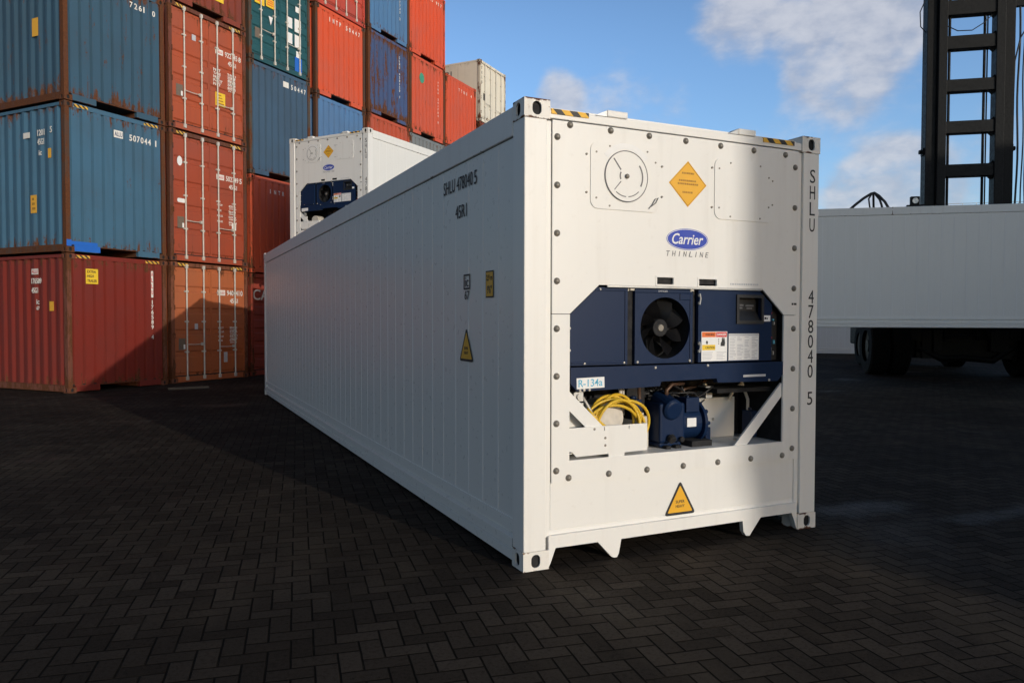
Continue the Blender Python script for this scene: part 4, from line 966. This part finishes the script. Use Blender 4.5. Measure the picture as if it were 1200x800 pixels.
# seventh and eighth
g4 = stacked(6, 3, 'vermilion container on the lower column beside the dirty white container', (0.612, 0.086, 0.032), 'wall', rust=0.08)
end_spaced(g4, 'TTNU 4', 1.0, 2.2, 2.28, 0.12)
h5 = stacked(7, 4, 'dirty white door container at the far right top of the stack', (0.74, 0.70, 0.60), 'flat', rust=0.14, postcol=(0.6,0.55,0.46), flat_side=True)
end_vertical(h5, 'TRLU', 0.20, 2.35, 0.2, 0.06, 0.12, 0.018, BLACKT); end_panel(h5, 0.33, 0.95, 0.50, 1.25, BLACKT, 0.018)
side_text(h5, 'TRLU 681', 3.0, 2.05, 1.6, 0.22, GREYT)
for c_, n_ in ((3, 2), (4, 2), (5, 2), (6, 3), (7, 4)):
    for k_ in range(n_):
        stacked(c_, k_, 'red brown container low in the stack, hidden behind the white containers', (0.270, 0.063, 0.036), 'wall', rust=0.2, group='hidden containers carrying the stack')

# ================================================================== the lift truck carrying the white container
STEEL = plain('dark_steel', (0.006, 0.006, 0.006), 0.55, 0, 0.3, 0.2)
GREASE = plain('greased_steel', (0.009, 0.009, 0.009), 0.55, 0, 0.4, 0.2)
RUB = plain('tyre_rubber', (0.006, 0.006, 0.006), 0.85, 0, 0.25, 0.15)
RIM = plain('rim_paint', (0.018, 0.014, 0.006), 0.6)
tr = thing('lift_truck', 'dark container lift truck with a tall mast holding the white container at right', 'lift truck', (MC.x, MC.y, 0), PH)
MH = 12.2
for s in (-1, 1):
    mb = MB()
    xo, xi = s*1.09, s*0.60
    a, b = sorted((xo, s*0.84)); mb.box(a, 0.0, 0.5, b, 0.42, MH-0.8)          # outer channel
    rl = part('mast_rail', mb, STEEL, tr, 0.012)
    a, b = sorted((s*0.82, xi)); mb = MB(); mb.box(a, -0.10, 0.7, b, 0.28, MH); part('inner_rail', mb, GREASE, rl, 0.012)
    mb = MB(); a, b = sorted((s*1.13, s*1.09)); mb.box(a, 0.1, 6.15, b, 0.3, 6.35); a, b = sorted((s*1.20, s*1.09)); mb.cyl((a, 0.2, 6.25), (b, 0.2, 6.25), 0.06, 0.06, 10)
    part('mast_bracket', mb, STEEL, rl)
for yb, yt in ((206,192),(156,142),(108,94),(59,44),(20,3),(300,285),(360,345)):
    z0 = 1.554+(373.5-yb)*20.9/886.45*1.0; z1 = 1.554+(373.5-yt)*20.9/886.45
    mb = MB(); mb.box(-0.60, -0.06, z0, 0.60, 0.24, z1)
    g_ = 0.09
    mb.prism([(0.60,z0),(0.60,z0-g_),(0.60-g_,z0)], 0.0, 0.2); mb.prism([(0.60,z1),(0.60,z1+g_),(0.60-g_,z1)], 0.0, 0.2)
    part('cross_member', mb, GREASE, tr, 0.01)
for xx in (-0.50, 0.37, 0.44):
    mb = MB(); mb.cyl((xx, 0.1, 1.0), (xx, 0.1, MH-0.4), 0.035 if xx != 0.44 else 0.018, None, 10); part('lift_chain', mb, STEEL, tr)
mb = MB(); mb.box(-1.3, -0.05, MH-0.25, 1.6, 0.3, MH-0.02); part('mast_head', mb, STEEL, tr, 0.02)
zb = 1.554+(373.5-8)*20.9/886.45
mb = MB(); mb.box(1.09, 0.05, zb-0.13, 1.75, 0.2, zb+0.05); part('hose_arm', mb, STEEL, tr)
for k, (xa, xb) in enumerate(((1.22, 1.20), (1.34, 1.33), (1.40, 1.43), (1.52,1.50))):
    pts_ = [(xa+(xb-xa)*q/14+0.02*math.sin(q*0.8+k), 0.1, zb-0.1-(zb-4.4)*q/14) for q in range(15)]
    mb = MB().tube(pts_, 0.018 if k % 2 else 0.026, 6); part('hydraulic_hose', mb, BLACKP, tr)
pts_ = [(1.14, 0.1, zb-0.3), (1.2, 0.1, zb-1.2), (1.32, 0.1, zb-1.0), (1.5, 0.1, zb-0.2)]
part('hydraulic_hose', MB().tube([(1.10,0.1,zb-2.6),(1.11,0.08,zb-1.6),(1.22,0.05,zb-1.0),(1.36,0.05,zb-0.75),(1.48,0.05,zb-0.1)], 0.02, 6), BLACKP, tr)
part('hydraulic_hose', MB().tube([(-0.60,0.0,zb-0.55),(-0.35,-0.05,zb-0.72),(0.0,-0.07,zb-0.74),(0.3,-0.05,zb-0.55),(0.5,0.0,zb-0.35)], 0.014, 6), BLACKP, tr)
part('hydraulic_hose', MB().tube([(-1.1,0.1,zb-0.65),(-1.25,0.05,zb-0.5),(-1.27,0.05,zb-0.1),(-1.15,0.05,zb+0.2)], 0.014, 6), BLACKP, tr)
# spreader behind the load
mb = MB(); mb.box(-3.0, -0.95, 3.55, 3.0, -0.55, 4.0); mb.box(-0.9, -0.6, 1.6, -0.7, -0.1, 4.3); mb.box(0.7, -0.6, 1.6, 0.9, -0.1, 4.3)
sp_ = part('spreader', mb, STEEL, tr, 0.02)
for s in (-1, 1):
    mb = MB(); a, b = sorted((s*3.0, s*6.0)); mb.box(a, -0.88, 3.62, b, -0.6, 3.92); part('spreader_arm', mb, STEEL, sp_, 0.015)
# hose bundle arching over the load and the work lamp beside it
def tl(px, py, yl):     # point at pixel direction on the truck plane y = yl (local)
    d = look_dir(px, py); o = MC - NN*yl; k = (o-CP).dot(NN)/d.dot(NN); p = CP + d*k
    q = p - MC; return (q.dot(E1), yl, p.z)
hb = [tl(a, b, -0.85) for a, b in ((992,249),(1003,239.5),(1012,232.5),(1021,227),(1024.5,226),(1030,229.5),(1037,236.5),(1042,245),(1043,256))]
part('hydraulic_hose', MB().tube(hb, 0.036, 8), BLACKP, sp_, 0, True)
part('hydraulic_hose', MB().tube([tl(a, b, -0.87) for a, b in ((1022,227),(1018,233),(1019,241),(1021,252))], 0.022, 8), BLACKP, sp_, 0, True)
part('hydraulic_hose', MB().tube([tl(a, b, -0.83) for a, b in ((1026,228),(1031,234),(1033,240),(1036,252))], 0.03, 8), BLACKP, sp_, 0, True)
mb = MB(); mb.tube([tl(1023.5,227,-0.85), tl(1024,262,-0.85)], 0.03, 8); part('hose_post', mb, STEEL, sp_)
p0 = tl(1067, 240.5, -0.6); p1 = tl(1078, 230, -0.6)
mb = MB(); mb.box(p0[0], -0.62, p0[2], p1[0], -0.5, p1[2]); lmp = part('work_lamp', mb, STEEL, sp_, 0.015)
mb = MB(); cxl, czl = (p0[0]+p1[0])/2, (p0[2]+p1[2])/2; mb.cyl((cxl, -0.615, czl), (cxl, -0.632, czl), 0.085, 0.075, 16); part('lamp_lens', mb, ALU, lmp)
q0 = tl(1063, 242, -0.6); q1 = tl(1090, 239.5, -0.6)
mb = MB(); mb.box(q0[0], -0.62, q0[2]-0.03, q1[0], -0.5, q1[2]); mb.box(q0[0]+0.1,-0.6,3.9,q0[0]+0.2,-0.5,q0[2]); part('lamp_bracket', mb, STEEL, sp_)
# chassis, cab, counterweight, wheels
mb = MB(); mb.box(-1.15, 0.45, 0.62, 1.15, 6.4, 1.5); mb.box(-1.5, 5.4, 0.7, 1.5, 7.2, 2.2)
part('chassis', mb, STEEL, tr, 0.05)
mb = MB(); mb.box(-2.3, 0.25, 0.55, 2.3, 0.95, 1.15); part('front_axle', mb, STEEL, tr, 0.05)
mb = MB(); mb.box(-0.95, 2.2, 1.5, 0.95, 2.35, 3.9); mb.box(-0.95, 3.9, 1.5, 0.95, 4.0, 3.9); mb.box(-0.95, 2.2, 3.8, 0.95, 4.0, 3.95); mb.box(-0.95, 2.35, 1.5, 0.95, 3.9, 1.7)
for xx in (-0.95, 0.87): mb.box(xx, 2.35, 1.5, xx+0.08, 3.9, 2.2)
part('cab', mb, STEEL, tr, 0.03)
def wheel(cx, cy, rad, wid):
    mb = MB()
    for s in ((-1, 1) if wid > 0.8 else (0,)):
        xc = cx + s*wid*0.26; hw = wid*0.24 if s else wid/2
        prof = [(-hw, rad*0.55), (-hw, rad*0.92), (-hw*0.85, rad), (hw*0.85, rad), (hw, rad*0.92), (hw, rad*0.55)]
        n = 32; vs = [(xc+px, cy+r_*math.cos(2*math.pi*k/n), rad+r_*math.sin(2*math.pi*k/n)) for k in range(n) for px, r_ in prof]
        mb.add(vs, [(k*6+j, k*6+j+1, ((k+1)%n)*6+j+1, ((k+1)%n)*6+j) for k in range(n) for j in range(5)])
    w = part('wheel', mb, RUB, tr)
    rm = MB(); rm.cyl((cx-wid*0.42, cy, rad), (cx+wid*0.42, cy, rad), rad*0.56, None, 24); rm.cyl((cx-wid*0.46, cy, rad), (cx+wid*0.46, cy, rad), rad*0.22, None, 16); part('rim', rm, RIM, w)
for s in (-1, 1):
    wheel(s*1.90, 0.60, 0.82, 1.05); wheel(s*1.35, 5.2, 0.72, 0.55)
mb = MB(); mb.box(-1.75, 0.0, 1.0, -1.1, 0.4, 1.6); mb.box(1.1, 0.0, 1.0, 1.75, 0.4, 1.6); mb.tube([(-1.2,0.1,0.8),(-0.6,0.0,0.5),(0.0,0.05,0.52),(0.7,0.0,0.46),(1.2,0.1,0.8)],0.09,8); mb.box(-1.2,0.1,0.50,1.2,0.5,1.0)
part('mast_foot', mb, STEEL, tr)

# ================================================================== buildings
WALLG = paint('cladding_grey', (0.36, 0.38, 0.39), 0.5, 0, 0.15, (0.2,0.2,0.2), 0.1)
def building(name, label, loc, rz, L, D, H, rail=True):
    t = thing(name, label, 'building', loc, rz)
    path = []; x = -L/2
    while x < L/2-0.3: path += [(x,0,0),(x+0.2,0,0),(x+0.28,-0.05,0),(x+0.48,-0.05,0)]; x += 0.56
    path.append((L/2,0,0)); part('wall', MB().sheet(path, (0,0,H)), WALLG, t)
    mb = MB(); mb.box(-L/2, 0.02, 0, -L/2+0.2, D, H); mb.box(L/2-0.2, 0.02, 0, L/2, D, H); mb.box(-L/2, D, 0, L/2, D+0.2, H); part('wall', mb, WALLG, t)
    mb = MB(); mb.box(-L/2-0.1, -0.15, H, L/2+0.1, D+0.3, H+0.35); part('roof', mb, paint('roof_grey', (0.42,0.44,0.44), 0.5), t)
    for k in range(3):
        mb = MB(); xx = -L/2 + L*(k+0.5)/3; mb.box(xx-min(2.2, L/8), -0.10, 0, xx+min(2.2, L/8), -0.055, 4.6); part('door', mb, STEEL, t)
    if rail:
        mb = MB(); x = -L/2
        while x < L/2: mb.cyl((x, 0.1, H+0.35), (x, 0.1, H+1.45), 0.035, None, 6); x += 1.5
        for zz in (0.9, 1.42): mb.cyl((-L/2, 0.1, H+zz), (L/2, 0.1, H+zz), 0.03, None, 6)
        part('roof_railing', mb, ALU, t)
    return t
def at_px(px, dist):
    d = look_dir(px, 374); k = dist/d.dot(CF); return CP + d*k
wpos = at_px(1094, 92) + E1*26
building('warehouse', 'pale grey flat roofed warehouse far behind the lift truck mast', (wpos.x, wpos.y, 0), PH, 52, 20, 14.2)
# unseen buildings added behind the camera to shade the right of the yard
q = Vector((1.735, 0.0, 0)) + Vector((sv.x, sv.y, 0)).normalized()*28.0
rz_ = math.atan2(sv.x, -sv.y)      # facing along the sun direction
ex_ = Vector((math.cos(rz_), math.sin(rz_), 0))
cpos = q + ex_*(4.0+0.1)
building('shade_caster_shed', 'low grey shed, unseen, added behind the camera on the right to cast shade', (cpos.x, cpos.y, 0), rz_ + math.pi, 8, 12, 8.15, False)
cpos = q + ex_*(8.02+16.1)
building('shade_caster_hall', 'tall grey hall, unseen, added behind the camera to shade the lifted container', (cpos.x, cpos.y, 0), rz_ + math.pi, 32, 14, 12.2, False)

# a batten left on the paving in front of the orange doors
d_ = look_dir(221, 455.5); k_ = -CP.z/d_.z; pb = CP + d_*k_
bt_ = thing('wooden_batten', 'weathered wooden batten lying on the paving before the orange door container', 'batten', (pb.x, pb.y, 0), R(8))
mb = MB(); mb.box(-0.42, -0.05, 0.0, 0.42, 0.05, 0.045); part('plank', mb, paint('raw_timber', (0.11, 0.09, 0.07), 0.8, 0, 0.4), bt_, 0.004)
for x_ in (-0.3, 0.28):
    mb = MB(); mb.cyl((x_, 0, 0.045), (x_, 0, 0.052), 0.008, None, 8); part('nail_head', mb, BOLTM, bt_)
